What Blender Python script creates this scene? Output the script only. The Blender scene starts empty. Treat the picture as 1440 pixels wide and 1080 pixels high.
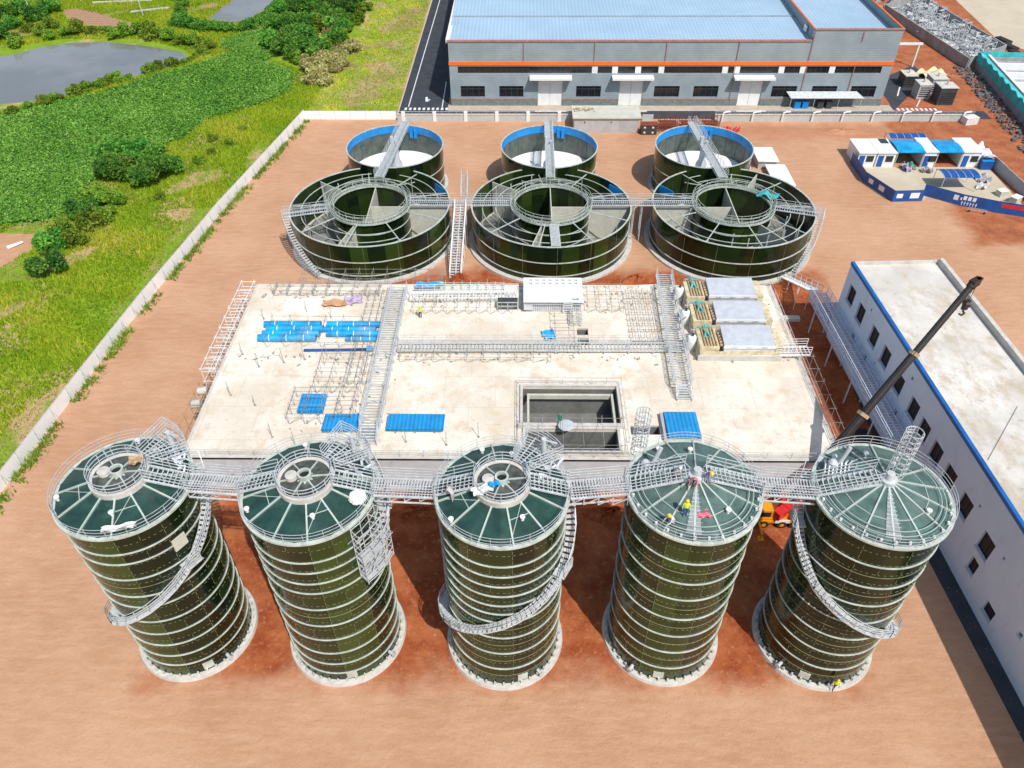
import bpy, bmesh, math, random
import numpy as np
from mathutils import Vector, Matrix
random.seed(7); RNG = np.random.default_rng(7)
PI = math.pi
R = math.radians
sc = bpy.context.scene
COL = sc.collection

# ------------------------------------------------------------------ camera
cd = bpy.data.cameras.new("camera"); cam = bpy.data.objects.new("camera", cd); COL.objects.link(cam)
cd.sensor_fit = 'HORIZONTAL'; cd.sensor_width = 36.0; cd.lens = 36.0 * 1082.4 / 1440.0
cd.clip_start = 0.5; cd.clip_end = 4000
_th, _yaw, _roll = .7392, .016, -.0061
_f = Vector((0, math.cos(_th), -math.sin(_th))); _r = Vector((1, 0, 0)); _u = Vector((0, math.sin(_th), math.cos(_th)))
_r2 = _r * math.cos(_roll) + _u * math.sin(_roll); _u2 = -_r * math.sin(_roll) + _u * math.cos(_roll)
_Z = Matrix.Rotation(_yaw, 3, 'Z')
_F, _R, _U = _Z @ _f, _Z @ _r2, _Z @ _u2
cam.matrix_world = Matrix(((_R.x, _U.x, -_F.x, 0), (_R.y, _U.y, -_F.y, 0), (_R.z, _U.z, -_F.z, 65.74), (0, 0, 0, 1)))
sc.camera = cam
# ------------------------------------------------------------------ sky and sun
SUN_EL, SUN_X, SUN_Y = R(54), 0.53, -0.848       # direction towards the sun (plan)
w = bpy.data.worlds.new("World"); sc.world = w; w.use_nodes = True
wn = w.node_tree.nodes; wl = w.node_tree.links
sky = wn.new('ShaderNodeTexSky'); sky.sky_type = 'NISHITA'; sky.sun_disc = False
sky.sun_elevation = SUN_EL; sky.sun_rotation = math.atan2(SUN_X, SUN_Y); sky.air_density = 1.3; sky.dust_density = 2.0
wl.new(sky.outputs[0], wn['Background'].inputs[0]); wn['Background'].inputs[1].default_value = 0.12
sd = bpy.data.lights.new("sun", 'SUN'); sd.energy = 4.2; sd.angle = R(0.53); sd.color = (1.0, 0.955, 0.89)
so = bpy.data.objects.new("sun", sd); COL.objects.link(so)
_d = Vector((SUN_X, SUN_Y, 0)).normalized() * math.cos(SUN_EL); _d.z = math.sin(SUN_EL)
so.rotation_euler = _d.to_track_quat('Z', 'Y').to_euler(); so.location = (60, -60, 120)
vs = sc.view_settings
vs.view_transform = 'Standard'; vs.look = 'None'; vs.gamma = 1.0; vs.exposure = 0.0; vs.use_curve_mapping = False

# ------------------------------------------------------------------ mesh builder
class MB:
    def __init__(s): s.v = []; s.f = []
    def _add(s, vs, fs):
        o = len(s.v); s.v += [tuple(p) for p in vs]; s.f += [tuple(i + o for i in f) for f in fs]
    def box(s, x0, x1, y0, y1, z0, z1):
        s._add([(x0,y0,z0),(x1,y0,z0),(x1,y1,z0),(x0,y1,z0),(x0,y0,z1),(x1,y0,z1),(x1,y1,z1),(x0,y1,z1)],
               [(0,3,2,1),(4,5,6,7),(0,1,5,4),(1,2,6,5),(2,3,7,6),(3,0,4,7)]); return s
    def cbox(s, c, size, rz=0.0, tilt=0.0):
        m = Matrix.Translation(c) @ Matrix.Rotation(rz, 4, 'Z') @ Matrix.Rotation(tilt, 4, 'X')
        a, b, d = size[0]/2, size[1]/2, size[2]/2
        p = [m @ Vector(q) for q in ((-a,-b,-d),(a,-b,-d),(a,b,-d),(-a,b,-d),(-a,-b,d),(a,-b,d),(a,b,d),(-a,b,d))]
        s._add(p, [(0,3,2,1),(4,5,6,7),(0,1,5,4),(1,2,6,5),(2,3,7,6),(3,0,4,7)]); return s
    def bar(s, p, q, r=.04, n=4, r2=None):
        p, q = Vector(p), Vector(q); d = q - p
        if d.length < 1e-6: return s
        d.normalize(); a = d.cross(Vector((0,0,1)) if abs(d.z) < .95 else Vector((1,0,0))).normalized(); b = d.cross(a)
        r2 = r if r2 is None else r2; k0 = PI/4 if n == 4 else 0
        vs = [p + (a*math.cos(k0+2*PI*i/n) + b*math.sin(k0+2*PI*i/n))*r for i in range(n)] + [q + (a*math.cos(k0+2*PI*i/n) + b*math.sin(k0+2*PI*i/n))*r2 for i in range(n)]
        fs = [(i, (i+1)%n, n+(i+1)%n, n+i) for i in range(n)] + [tuple(range(n))[::-1], tuple(range(n, 2*n))]
        s._add(vs, fs); return s
    def tube(s, pts, r=.04, n=4, closed=False):
        m = len(pts)
        for i in range(m if closed else m-1): s.bar(pts[i], pts[(i+1)%m], r, n)
        return s
    def lathe(s, prof, cx, cy, n=48, a0=0.0, a1=2*PI, cap=False):
        full = abs(a1-a0-2*PI) < 1e-6; k = n if full else n+1; m = len(prof)
        vs = [(cx+r*math.cos(a0+(a1-a0)*i/n), cy+r*math.sin(a0+(a1-a0)*i/n), z) for i in range(k) for r, z in prof]
        fs = [(i*m+j, ((i+1)%k)*m+j, ((i+1)%k)*m+j+1, i*m+j+1) for i in range(n) for j in range(m-1)]
        if cap: fs += [tuple(i*m+m-1 for i in range(k)), tuple(i*m for i in range(k))[::-1]]
        s._add(vs, fs); return s
    def hoop(s, cx, cy, r0, r1, z0, z1, n=64, a0=0.0, a1=2*PI):
        return s.lathe([(r0,z0),(r1,z0),(r1,z1),(r0,z1),(r0,z0)], cx, cy, n, a0, a1)
    def circ(s, cx, cy, r, z, rad=.04, n=48, a0=0.0, a1=2*PI):
        full = abs(a1-a0-2*PI) < 1e-6
        return s.tube([(cx+r*math.cos(a0+(a1-a0)*i/n), cy+r*math.sin(a0+(a1-a0)*i/n), z) for i in range(n if full else n+1)], rad, 4, full)
    def poly(s, pts, z0, z1=None):
        n = len(pts)
        if z1 is None: s._add([(x,y,z0) for x,y in pts], [tuple(range(n))])
        else: s._add([(x,y,z0) for x,y in pts]+[(x,y,z1) for x,y in pts], [tuple(range(n))[::-1], tuple(range(n,2*n))]+[(i,(i+1)%n,n+(i+1)%n,n+i) for i in range(n)])
        return s
    def quad(s, *p): s._add(p, [tuple(range(len(p)))]); return s
    def holed(s, u0, u1, v0, v1, holes, fn, depth):
        us = sorted({u0,u1}|{h[0] for h in holes}|{h[1] for h in holes}); vv = sorted({v0,v1}|{h[2] for h in holes}|{h[3] for h in holes})
        for a, b in zip(us, us[1:]):
            for c, d in zip(vv, vv[1:]):
                mu, mv = (a+b)/2, (c+d)/2
                if any(h[0] < mu < h[1] and h[2] < mv < h[3] for h in holes): continue
                s.quad(fn(a,c,0), fn(b,c,0), fn(b,d,0), fn(a,d,0))
        for a, b, c, d in [h[:4] for h in holes]:
            for (p, q), (r_, t) in (((a,c),(b,c)),((b,c),(b,d)),((b,d),(a,d)),((a,d),(a,c))):
                s.quad(fn(p,q,0), fn(r_,t,0), fn(r_,t,depth), fn(p,q,depth))
        return s
    def rail(s, pts, h=1.1, n=3, r=.03, step=2.0, closed=False, toe=False):
        P = [Vector(p) for p in pts]; m = len(P)
        for i in range(m if closed else m-1):
            a, b = P[i], P[(i+1)%m]; L = (b-a).length; k = max(1, round(L/step))
            for j in range(k+1 if (not closed and i == m-2) else k):
                p = a + (b-a)*(j/k); s.bar(p, p+Vector((0,0,h)), r)
            for q in range(1, n+1): s.bar(a+Vector((0,0,h*q/n)), b+Vector((0,0,h*q/n)), r)
        return s
    def build(s, name, mat, parent=None, smooth=False, world=True, uvrnd=False):
        me = bpy.data.meshes.new(name); vs = s.v
        if parent is not None and world:
            o = parent_loc(parent); vs = [(x-o[0], y-o[1], z-o[2]) for x, y, z in vs]
        me.from_pydata(vs, [], s.f); me.update()
        if smooth:
            me.polygons.foreach_set('use_smooth', [True]*len(me.polygons)); me.set_sharp_from_angle(angle=R(35))
        if uvrnd:
            at = me.attributes.new('rnd', 'FLOAT', 'FACE'); at.data.foreach_set('value', RNG.random(len(me.polygons)).astype(np.float32))
        ob = bpy.data.objects.new(name, me); COL.objects.link(ob)
        if mat is not None: me.materials.append(mat)
        if parent is not None: ob.parent = parent
        return ob
def parent_loc(o):
    p = Vector((0,0,0))
    while o is not None: p = p + o.location; o = o.parent
    return p
def tag(o, label, cat, group=None, kind=None):
    o['label'] = label; o['category'] = cat
    if group: o['group'] = group
    if kind: o['kind'] = kind
    return o
def thing(name, label, cat, loc=(0,0,0), group=None):
    o = bpy.data.objects.new(name, None); COL.objects.link(o); o.location = loc; o.empty_display_size = .5
    return tag(o, label, cat, group)
def struct(o): o['kind'] = 'structure'; return o
def dup(root, loc, rz=0.0, sc_=1.0, label=None, group=None):
    r = root.copy(); COL.objects.link(r); r.location = loc; r.rotation_euler = (0,0,rz); r.scale = (sc_,)*3 if not isinstance(sc_, tuple) else sc_
    if label: r['label'] = label
    if group: r['group'] = group
    for ch in list(root.children):
        c = ch.copy(); COL.objects.link(c); c.parent = r
        for g in list(ch.children):
            d = g.copy(); COL.objects.link(d); d.parent = c
    return r

# ------------------------------------------------------------------ materials
class N:
    def __init__(s, name):
        s.m = bpy.data.materials.new(name); s.m.use_nodes = True; s.t = s.m.node_tree
        s.b = s.t.nodes['Principled BSDF']; s._pos = None
    def n(s, typ, **kw):
        x = s.t.nodes.new(typ)
        for k, v in kw.items(): setattr(x, k, v)
        return x
    def link(s, a, b): s.t.links.new(a, b)
    def val(s, sock, v):
        if isinstance(v, (int, float)): sock.default_value = v
        elif isinstance(v, (tuple, list)): sock.default_value = tuple(v) if len(v) == len(sock.default_value) else tuple(v)+(1,)
        else: s.link(v, sock)
    def pos(s):
        if s._pos is None: s._pos = s.n('ShaderNodeNewGeometry').outputs['Position']
        return s._pos
    def obj(s): return s.n('ShaderNodeTexCoord').outputs['Object']
    def mapped(s, scale, vec=None, rot=(0,0,0)):
        m = s.n('ShaderNodeMapping'); s.link(vec or s.pos(), m.inputs[0]); m.inputs['Scale'].default_value = scale; m.inputs['Rotation'].default_value = rot
        return m.outputs[0]
    def noise(s, scale, detail=4, rough=.6, vec=None):
        x = s.n('ShaderNodeTexNoise'); x.inputs['Scale'].default_value = scale; x.inputs['Detail'].default_value = detail; x.inputs['Roughness'].default_value = rough
        s.link(vec or s.pos(), x.inputs['Vector']); return x.outputs['Fac']
    def math(s, op, a, b=0.0, c=0.0, clamp=False):
        x = s.n('ShaderNodeMath', operation=op); x.use_clamp = clamp; s.val(x.inputs[0], a); s.val(x.inputs[1], b); s.val(x.inputs[2], c); return x.outputs[0]
    def ramp(s, fac, a, b, lo=0.0, hi=1.0):
        x = s.n('ShaderNodeMapRange'); x.interpolation_type = 'SMOOTHSTEP'; s.link(fac, x.inputs[0]); x.inputs[1].default_value = a; x.inputs[2].default_value = b; x.inputs[3].default_value = lo; x.inputs[4].default_value = hi
        return x.outputs[0]
    def mix(s, fac, a, b, mode='MIX'):
        x = s.n('ShaderNodeMix', data_type='RGBA', blend_type=mode); s.val(x.inputs[0], fac); s.val(x.inputs[6], a); s.val(x.inputs[7], b); return x.outputs[2]
    def attr(s, name): return s.n('ShaderNodeAttribute', attribute_name=name).outputs['Fac']
    def bump(s, h, strength=.3, dist=.1):
        x = s.n('ShaderNodeBump'); x.inputs['Strength'].default_value = strength; x.inputs['Distance'].default_value = dist; s.link(h, x.inputs['Height']); s.link(x.outputs[0], s.b.inputs['Normal'])
    def done(s, col, rough=.6, metal=0.0, spec=None):
        s.val(s.b.inputs['Base Color'], col); s.val(s.b.inputs['Roughness'], rough); s.val(s.b.inputs['Metallic'], metal)
        if spec is not None: s.b.inputs['Specular IOR Level'].default_value = spec
        return s.m
def simple(name, col, rough=.6, metal=0.0, var=.25, scale=1.5, spec=None, dirt=None):
    k = N(name); n = k.noise(scale, 5, .65); f = k.ramp(n, .3, .7)
    c = k.mix(f, tuple(x*(1-var) for x in col), tuple(min(1, x*(1+var*.6)) for x in col))
    if dirt is not None: c = k.mix(k.ramp(k.noise(scale*.45, 6, .7), .52, .72, 0, .75), c, dirt)
    return k.done(c, rough, metal, spec)

def mat_ground():
    k = N('bare_earth'); p = k.pos(); sp = k.n('ShaderNodeSeparateXYZ'); k.link(p, sp.inputs[0]); X, Y = sp.outputs[0], sp.outputs[1]
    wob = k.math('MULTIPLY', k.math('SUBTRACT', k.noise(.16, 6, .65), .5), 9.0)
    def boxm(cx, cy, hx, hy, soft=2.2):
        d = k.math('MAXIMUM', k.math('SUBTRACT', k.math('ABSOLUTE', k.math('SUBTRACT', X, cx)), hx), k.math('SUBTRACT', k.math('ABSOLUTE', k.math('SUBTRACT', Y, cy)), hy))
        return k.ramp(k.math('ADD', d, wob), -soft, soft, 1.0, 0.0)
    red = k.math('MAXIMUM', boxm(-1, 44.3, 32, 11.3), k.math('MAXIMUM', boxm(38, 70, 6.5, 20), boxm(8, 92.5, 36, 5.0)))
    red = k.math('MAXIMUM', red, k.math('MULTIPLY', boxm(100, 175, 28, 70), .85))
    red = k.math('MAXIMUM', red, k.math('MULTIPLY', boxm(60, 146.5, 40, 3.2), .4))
    tan = k.mix(k.ramp(k.noise(.07, 6, .6), .35, .68), (.445, .245, .140), (.535, .315, .195))
    streak = k.noise(1.0, 5, .7, k.mapped((.35, 1.5, 1)))
    tan = k.mix(k.ramp(streak, .35, .75, 0, .40), tan, (.66, .42, .29))
    tan = k.mix(k.ramp(k.noise(2.6, 6, .75), .50, .75, 0, .34), tan, (.36, .175, .095))
    redc = k.mix(k.ramp(k.noise(.30, 7, .7), .32, .70), (.245, .050, .017), (.42, .135, .050))  # red soil, tone deepened to stand in for shade by silos and lane
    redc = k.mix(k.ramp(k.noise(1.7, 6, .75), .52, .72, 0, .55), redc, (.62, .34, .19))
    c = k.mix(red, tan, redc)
    k.bump(k.noise(1.4, 8, .75), .55, .25)
    return k.done(c, .95, 0, .15)
def mat_grassland(name, a, b, dry, k1=.35, k2=.62, s1=.09):
    k = N(name)
    c = k.mix(k.ramp(k.noise(s1*4, 6, .7), .3, .7), a, b)
    c = k.mix(k.ramp(k.noise(s1, 5, .6), k1+.17, k2+.06), c, dry)
    c = k.mix(k.ramp(k.noise(2.2, 5, .7), .45, .75, 0, .5), c, tuple(x*.45 for x in a))
    k.bump(k.noise(1.6, 6, .7), .7, .4)
    return k.done(c, .95, 0, .1)
def mat_leaf(name, dark, mid, light, trans=.25):
    k = N(name); r = k.attr('rnd'); c = k.mix(k.ramp(r, 0, .55), dark, mid); c = k.mix(k.ramp(r, .5, 1), c, light)
    oi = k.n('ShaderNodeObjectInfo').outputs['Random']
    hs = k.n('ShaderNodeHueSaturation'); k.link(c, hs.inputs['Color']); k.link(k.math('ADD', k.math('MULTIPLY', oi, .035), .4825), hs.inputs['Hue']); k.link(k.math('ADD', k.math('MULTIPLY', oi, .5), .78), hs.inputs['Value'])
    c = hs.outputs[0]
    k.done(c, .6, 0, .25)
    t = k.n('ShaderNodeBsdfTranslucent'); k.link(c, t.inputs[0]); ms = k.n('ShaderNodeMixShader'); ms.inputs[0].default_value = trans
    k.link(k.b.outputs[0], ms.inputs[1]); k.link(t.outputs[0], ms.inputs[2]); k.link(ms.outputs[0], k.t.nodes['Material Output'].inputs[0])
    return k.m
def mat_deck():
    k = N('deck_concrete')
    c = k.mix(k.ramp(k.noise(.12, 6, .65), .35, .65), (.64, .575, .475), (.80, .75, .66))
    c = k.mix(k.ramp(k.noise(.5, 7, .75), .48, .66, 0, .75), c, (.60, .48, .345))
    c = k.mix(k.ramp(k.noise(1.0, 6, .7, k.mapped((.5, 2.2, 1), None, (0,0,.5))), .56, .74, 0, .45), c, (.44, .37, .29))
    c = k.mix(k.ramp(k.noise(2.6, 6, .8), .56, .70, 0, .55), c, (.34, .28, .22))
    c = k.mix(k.ramp(k.noise(.22, 7, .8, k.mapped((1, 1.6, 1))), .58, .70, 0, .5), c, (.46, .42, .38))
    br = k.n('ShaderNodeTexBrick'); k.link(k.pos(), br.inputs['Vector']); br.inputs['Scale'].default_value = 1; br.inputs['Brick Width'].default_value = 5.9; br.inputs['Row Height'].default_value = 5.2; br.inputs['Mortar Size'].default_value = .035
    c = k.mix(k.math('MULTIPLY', br.outputs['Fac'], .35), c, (.38, .33, .28))
    k.bump(k.noise(3, 6, .7), .3, .05)
    return k.done(c, .9, 0, .2)
def mat_conc(name, a, b, stain, sc_=.6):
    k = N(name); c = k.mix(k.ramp(k.noise(sc_, 6, .7), .3, .7), a, b)
    c = k.mix(k.ramp(k.noise(sc_*1.7, 7, .75, k.mapped((1, 1, .25))), .52, .72, 0, .6), c, stain)
    k.bump(k.noise(6, 5, .7), .25, .03); return k.done(c, .88, 0, .25)
def mat_shell():
    k = N('enamel_panel'); r = k.attr('rnd')
    c = k.mix(k.math('POWER', r, 1.8), (.003, .009, .0035), (.044, .078, .013))  # panel tones paint the vertical reflection bands into the base colour
    c = k.mix(k.ramp(k.noise(.7, 5, .7, k.mapped((1,1,.10))), .60, .82, 0, .30), c, (.04, .05, .018))
    ro = k.math('ADD', k.math('MULTIPLY', k.noise(1.2, 4, .6), .14), .07)
    k.bump(k.noise(.35, 3, .5, k.mapped((1,1,.3))), .30, .16)
    return k.done(c, ro, 0, .36)
def mat_roofsteel():
    k = N('corrugated_sheet'); sp = k.n('ShaderNodeSeparateXYZ'); k.link(k.pos(), sp.inputs[0])
    w_ = k.math('SINE', k.math('MULTIPLY', sp.outputs[0], 2*PI/.75))
    c = k.mix(k.ramp(k.noise(.12, 5, .6), .3, .7), (.33, .48, .62), (.38, .54, .68))
    c = k.mix(k.ramp(k.noise(1, 5, .7, k.mapped((2.5, .08, 1))), .5, .75, 0, .4), c, (.46, .58, .68))
    c = k.mix(k.ramp(w_, .5, .98, 0, .24), c, (.25, .37, .49))
    k.bump(w_, .35, .08); return k.done(c, .5, .1, .3)
def mat_cladding():
    k = N('grey_cladding'); sp = k.n('ShaderNodeSeparateXYZ'); k.link(k.pos(), sp.inputs[0])
    w_ = k.math('SINE', k.math('MULTIPLY', sp.outputs[2], 2*PI/.45))
    c = k.mix(k.ramp(k.noise(.3, 5, .6), .3, .7), (.24, .30, .335), (.30, .36, .395))
    k.bump(w_, .22, .03); return k.done(c, .5, 0, .3)
def mat_water():
    k = N('pond_water'); c = k.mix(k.ramp(k.noise(.05, 4, .6), .35, .65), (.17, .18, .18), (.235, .245, .25))  # murky water; pale base colour stands in for the reflected sky
    k.bump(k.noise(.5, 4, .5), .03, .08); k.b.inputs['IOR'].default_value = 1.45; return k.done(c, .04, 0, .9)
def mat_sheet(name, col, axis=0, per=.35, rough=.45):
    k = N(name); sp = k.n('ShaderNodeSeparateXYZ'); k.link(k.pos(), sp.inputs[0])
    w_ = k.math('SINE', k.math('MULTIPLY', sp.outputs[axis], 2*PI/per)); c = k.mix(k.ramp(k.noise(.8, 5, .7), .3, .75), tuple(x*.75 for x in col), col)
    k.bump(w_, .7, .06); return k.done(c, rough, 0, .4)

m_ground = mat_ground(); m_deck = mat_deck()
m_meadow = mat_grassland('meadow_soil', (.18, .30, .022), (.25, .38, .03), (.50, .37, .18), .33, .55)
m_verge = mat_grassland('verge_soil', (.25, .27, .055), (.32, .31, .085), (.44, .35, .17), .24, .52)
m_field = mat_grassland('field_soil', (.07, .22, .035), (.09, .27, .045), (.10, .26, .045), .6, .9)
m_plough = mat_sheet('ploughed_soil', (.42, .25, .15), 1, 1.6, .95)
m_grass = mat_leaf('grass_blade', (.16, .30, .012), (.36, .52, .02), (.64, .62, .07), .42)
m_dry = mat_leaf('dry_grass', (.30, .27, .07), (.46, .40, .14), (.62, .52, .25), .3)
m_crop = mat_leaf('crop_leaf', (.06, .22, .024), (.18, .45, .055), (.44, .68, .16), .42)
m_tree = mat_leaf('tree_leaf', (.03, .12, .02), (.10, .28, .035), (.26, .46, .07), .35)
m_bush = mat_leaf('bush_leaf', (.075, .15, .012), (.17, .29, .025), (.36, .45, .07), .3)
m_reed = mat_leaf('reed_leaf', (.26, .26, .07), (.44, .41, .16), (.64, .58, .30), .3)
m_bark = simple('bark', (.12, .085, .055), .9)
m_shell = mat_shell()
m_cone = simple('roof_panel', (.020, .062, .050), .28, 0, .35, .8, .5, (.06, .085, .075))
m_crown = simple('crown_plate', (.085, .095, .085), .45, .1, .5, 1.5)
m_cone2 = simple('sky_sheen_roof_panel', (.085, .15, .135), .32, 0, .35, .9, .5, (.14, .17, .16))  # paler copy of the roof tone; sky reflection put into its colour
m_rib = simple('rib_metal', (.50, .57, .53), .5, .2, .12)
m_galv = simple('galvanised', (.55, .59, .61), .5, .1, .18, 2)
m_white = simple('white_paint', (.78, .80, .80), .5, 0, .08, 1)
m_ring = simple('ring_steel', (.54, .60, .54), .5, .15, .25, 1.2)
m_seam = simple('seam_strip', (.26, .28, .15), .5, .1, .3)
m_pad = mat_conc('pad_concrete', (.47, .45, .42), (.62, .60, .56), (.35, .30, .25), .9)
m_wallc = mat_conc('wall_concrete', (.38, .39, .41), (.48, .49, .51), (.27, .27, .27), .5)
m_floor = mat_conc('tank_floor', (.16, .17, .16), (.27, .27, .25), (.09, .085, .07), .35)
m_pale = mat_conc('partition_panel', (.46, .47, .41), (.58, .58, .50), (.33, .33, .28), .8)
m_slud = mat_conc('settled_white', (.76, .77, .79), (.84, .85, .86), (.68, .69, .71), .3)
m_blue = simple('blue_paint', (.012, .26, .66), .4, 0, .2, .6)
m_edge = simple('roof_edge_blue', (.006, .125, .42), .5, 0, .25, .4)
m_dkblue = simple('dark_blue', (.01, .085, .33), .45, 0, .25, .6)
m_sheet = mat_sheet('blue_sheet', (.02, .32, .72), 0, .45)
m_pipe = simple('blue_pipe', (.01, .34, .70), .4, 0, .35, .5, None, (.22, .42, .58))
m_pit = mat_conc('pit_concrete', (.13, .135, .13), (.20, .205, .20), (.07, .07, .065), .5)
m_front = mat_conc('front_wall', (.56, .57, .60), (.66, .67, .70), (.42, .42, .42), .5)
m_dark = simple('dark_void', (.012, .013, .016), .6)
m_glass = simple('dark_glass', (.014, .017, .022), .12, 0, .4, .5, .6)
m_clad = mat_cladding(); m_clad2 = simple('plinth', (.17, .20, .20), .7)
m_roof = mat_roofsteel(); m_orange = simple('orange_trim', (.80, .17, .02), .45, 0, .1); m_redtrim = simple('red_trim', (.40, .20, .17), .5)
m_rwall = mat_conc('rendered_wall', (.62, .71, .84), (.69, .77, .89), (.47, .54, .64), .35)
def mat_rroof():
    k = N('roof_screed'); c = k.mix(k.ramp(k.noise(.13, 6, .65), .35, .65), (.55, .525, .48), (.72, .695, .65))
    c = k.mix(k.ramp(k.noise(.22, 7, .78, k.mapped((1,.6,1))), .46, .66, 0, .85), c, (.46, .385, .28))
    c = k.mix(k.ramp(k.noise(.09, 5, .6), .52, .70, 0, .75), c, (.38, .365, .34))
    c = k.mix(k.ramp(k.noise(.6, 8, .82), .54, .70, 0, .7), c, (.30, .26, .21))
    return k.done(c, .9, 0, .2)
m_rroof = mat_rroof()
m_asph = simple('asphalt', (.040, .047, .060), .85, 0, .3, .4); m_line = simple('road_paint', (.72, .73, .74), .6, 0, .1)
m_pave = mat_conc('paving', (.40, .34, .27), (.50, .43, .35), (.32, .25, .18), .5)
m_fence = simple('fence_panel', (.90, .91, .92), .5, 0, .05, .5); m_fence2 = mat_conc('wall_render', (.42, .46, .45), (.50, .53, .51), (.34, .34, .3), .4)
m_yel = simple('machine_cream', (.66, .57, .36), .5, 0, .3, 2, None, (.50, .47, .42)); m_cy = simple('crane_yellow', (.75, .30, .01), .4, 0, .15, 1.5); m_red = simple('crane_red', (.62, .025, .02), .4, 0, .15)
m_silver = simple('stainless', (.62, .65, .70), .4, .25, .12, 1)
m_boom = simple('boom_steel', (.030, .022, .020), .5, 0, .3); m_black = simple('black_rubber', (.02, .02, .021), .7)
m_rust = simple('rust', (.22, .055, .03), .8, .1, .4, 1.5); m_teal = simple('teal_net', (.05, .48, .50), .7, 0, .3, .6)
m_rub = mat_conc('rubble_grey', (.26, .27, .28), (.38, .39, .40), (.16, .16, .15), .6)
m_form = mat_conc('formwork_grey', (.40, .41, .42), (.58, .59, .60), (.22, .22, .21), .6)
m_wood = simple('timber', (.42, .30, .17), .8, 0, .35, 2); m_dgrey = simple('dark_grey_paint', (.05, .055, .06), .5, 0, .3)
m_canvas = simple('pale_canvas', (.70, .70, .68), .8, 0, .15); m_beige = mat_conc('beige_yard', (.48, .42, .31), (.55, .49, .38), (.42, .35, .25), .15)
m_skin = simple('skin', (.42, .24, .16), .6); m_hiviz = simple('hi_vis', (.62, .78, .06), .6, 0, .1); m_trou = simple('dark_trousers', (.03, .035, .06), .8)
m_hat = simple('yellow_hat', (.85, .60, .02), .35, 0, .05); m_pink = simple('pink_cloth', (.72, .16, .22), .8); m_vio = simple('violet_cloth', (.17, .14, .42), .8); m_gcl = simple('green_cloth', (.03, .26, .16), .8); m_lcl = simple('grey_cloth', (.42, .40, .42), .8)
m_purple = simple('lilac_tarp', (.42, .34, .50), .7, 0, .3, 2)
m_dirt = m_ground; m_lining = simple('tank_lining', (.085, .11, .095), .35, .1, .4, .8, .5, (.13, .12, .10))

# ------------------------------------------------------------------ ground, roads, water
def sheet(name, pts, z, mat): return struct(MB().poly(pts, z).build(name, mat))
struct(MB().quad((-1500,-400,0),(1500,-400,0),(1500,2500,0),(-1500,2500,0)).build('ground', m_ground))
FENCE = [(-58.6,40),(-56.9,58),(-56.3,65.2),(-55.0,79.4),(-54.0,88.9),(-52.4,100.7),(-50.7,114.3),(-47.3,134.2),(-44.3,152.0)]
MEADOW = [(-1500,-400),(-62.6,-400),(-59.0,40)] + [(x-.4,y) for x,y in FENCE[1:]] + [(-25.9,152.4),(-25.9,2500),(-1500,2500)]
sheet('meadow', MEADOW, .004, m_meadow)
sheet('verge', [(-44,152.6),(-26,152.6),(-26,300),(-40,300),(-41,190),(-45,165)], .008, m_verge)
LOTUS = [(-150,140),(-112.6,153.9),(-101.2,158.3),(-90.7,165.9),(-84.3,174.1),(-75.5,181.9),(-69.4,189.9),(-63,185.1),(-53,178.4),(-50.5,165.9),(-56.5,158.3),(-63.5,153),(-66.7,142.9),(-71.8,135.9),(-76.6,131),(-77.3,120.3),(-76.5,114.2),(-79.4,111.5),(-86.1,110.5),(-110,109),(-150,108)]
LOTUS2 = [(-74.7,196.3),(-70.2,202.5),(-63.1,206.8),(-57.9,192.3),(-60.7,184.5),(-70.6,191.3)]
sheet('crop_field', LOTUS, .010, m_field); sheet('crop_field', LOTUS2, .010, m_field)
sheet('footpath', [(-69.5,191.5),(-68.7,190.8),(-60.2,183.6),(-60.6,183.1),(-69.0,190.2),(-70.2,191.2)], .02, m_dirt)
POND1 = [(-160,140),(-117.4,154.6),(-110.9,159.4),(-102.8,161.7),(-96.6,165.1),(-92.5,170.3),(-86.9,176.6),(-81.3,181.9),(-79.3,186.5),(-82.6,190.8),(-93.8,195.3),(-103.6,197.8),(-112.3,197.3),(-118,194.3),(-124,188),(-160,180)]
POND2 = [(-84,215.9),(-80.5,213),(-75.3,212.4),(-71.5,217),(-69.5,224.9),(-69.9,232),(-68.6,250),(-82,250),(-81.9,232),(-83,220.7)]
m_water = mat_water()
sheet('pond_water', POND1, .014, m_water); sheet('pond_water', POND2, .014, m_water)
sheet('ploughed_field', [(-126.6,223.3),(-117.7,211.2),(-100.3,208.5),(-101.8,211.9),(-112,219),(-122.2,224.5)], .012, m_plough)
sheet('ploughed_field', [(-121.5,238),(-119,230),(-108,221.5),(-101,218),(-99,221),(-108,231)], .012, m_plough)
sheet('ploughed_field', [(-140,236),(-130,229),(-121,236),(-130,244)], .012, m_plough)
sheet('vegetable_plot', [(-110,236),(-103,231),(-95,236),(-100,243)], .012, m_field)
sheet('vegetable_plot', [(-99,216),(-95.5,213),(-92,219),(-95.5,222)], .012, m_verge)
sheet('pond_bank', [(-94,238),(-84.5,215.5),(-83.2,216),(-82.1,232),(-82.2,250),(-94,250)], .012, m_verge)
sheet('bare_patch', [(-88,98),(-80,97.5),(-77,103),(-78,107.5),(-88,108)], .016, m_ground)
for i, (a, b) in enumerate(((.018, m_pave),)): sheet('pavement', [(-15.5,156.4),(76.6,156.4),(76.6,159),(-15.5,159)], .12, b)
struct(MB().box(-15.4,76.8,156.2,156.38,0,.14).build('kerb', m_pad))
sheet('road', [(-25.6,152.3),(95,152.3),(95,156.2),(77.0,156.2),(77.2,157),(91,175),(90,182),(78,172),(77,159),(-15.6,156.2),(-15.6,320),(-25.0,320)], .02, m_asph)
mk = MB()
for x in np.arange(-24.6, -15.8, .95): mk.poly([(x,156.6),(x+.5,156.6),(x+.5,157.8),(x,157.8)], .026)
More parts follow.
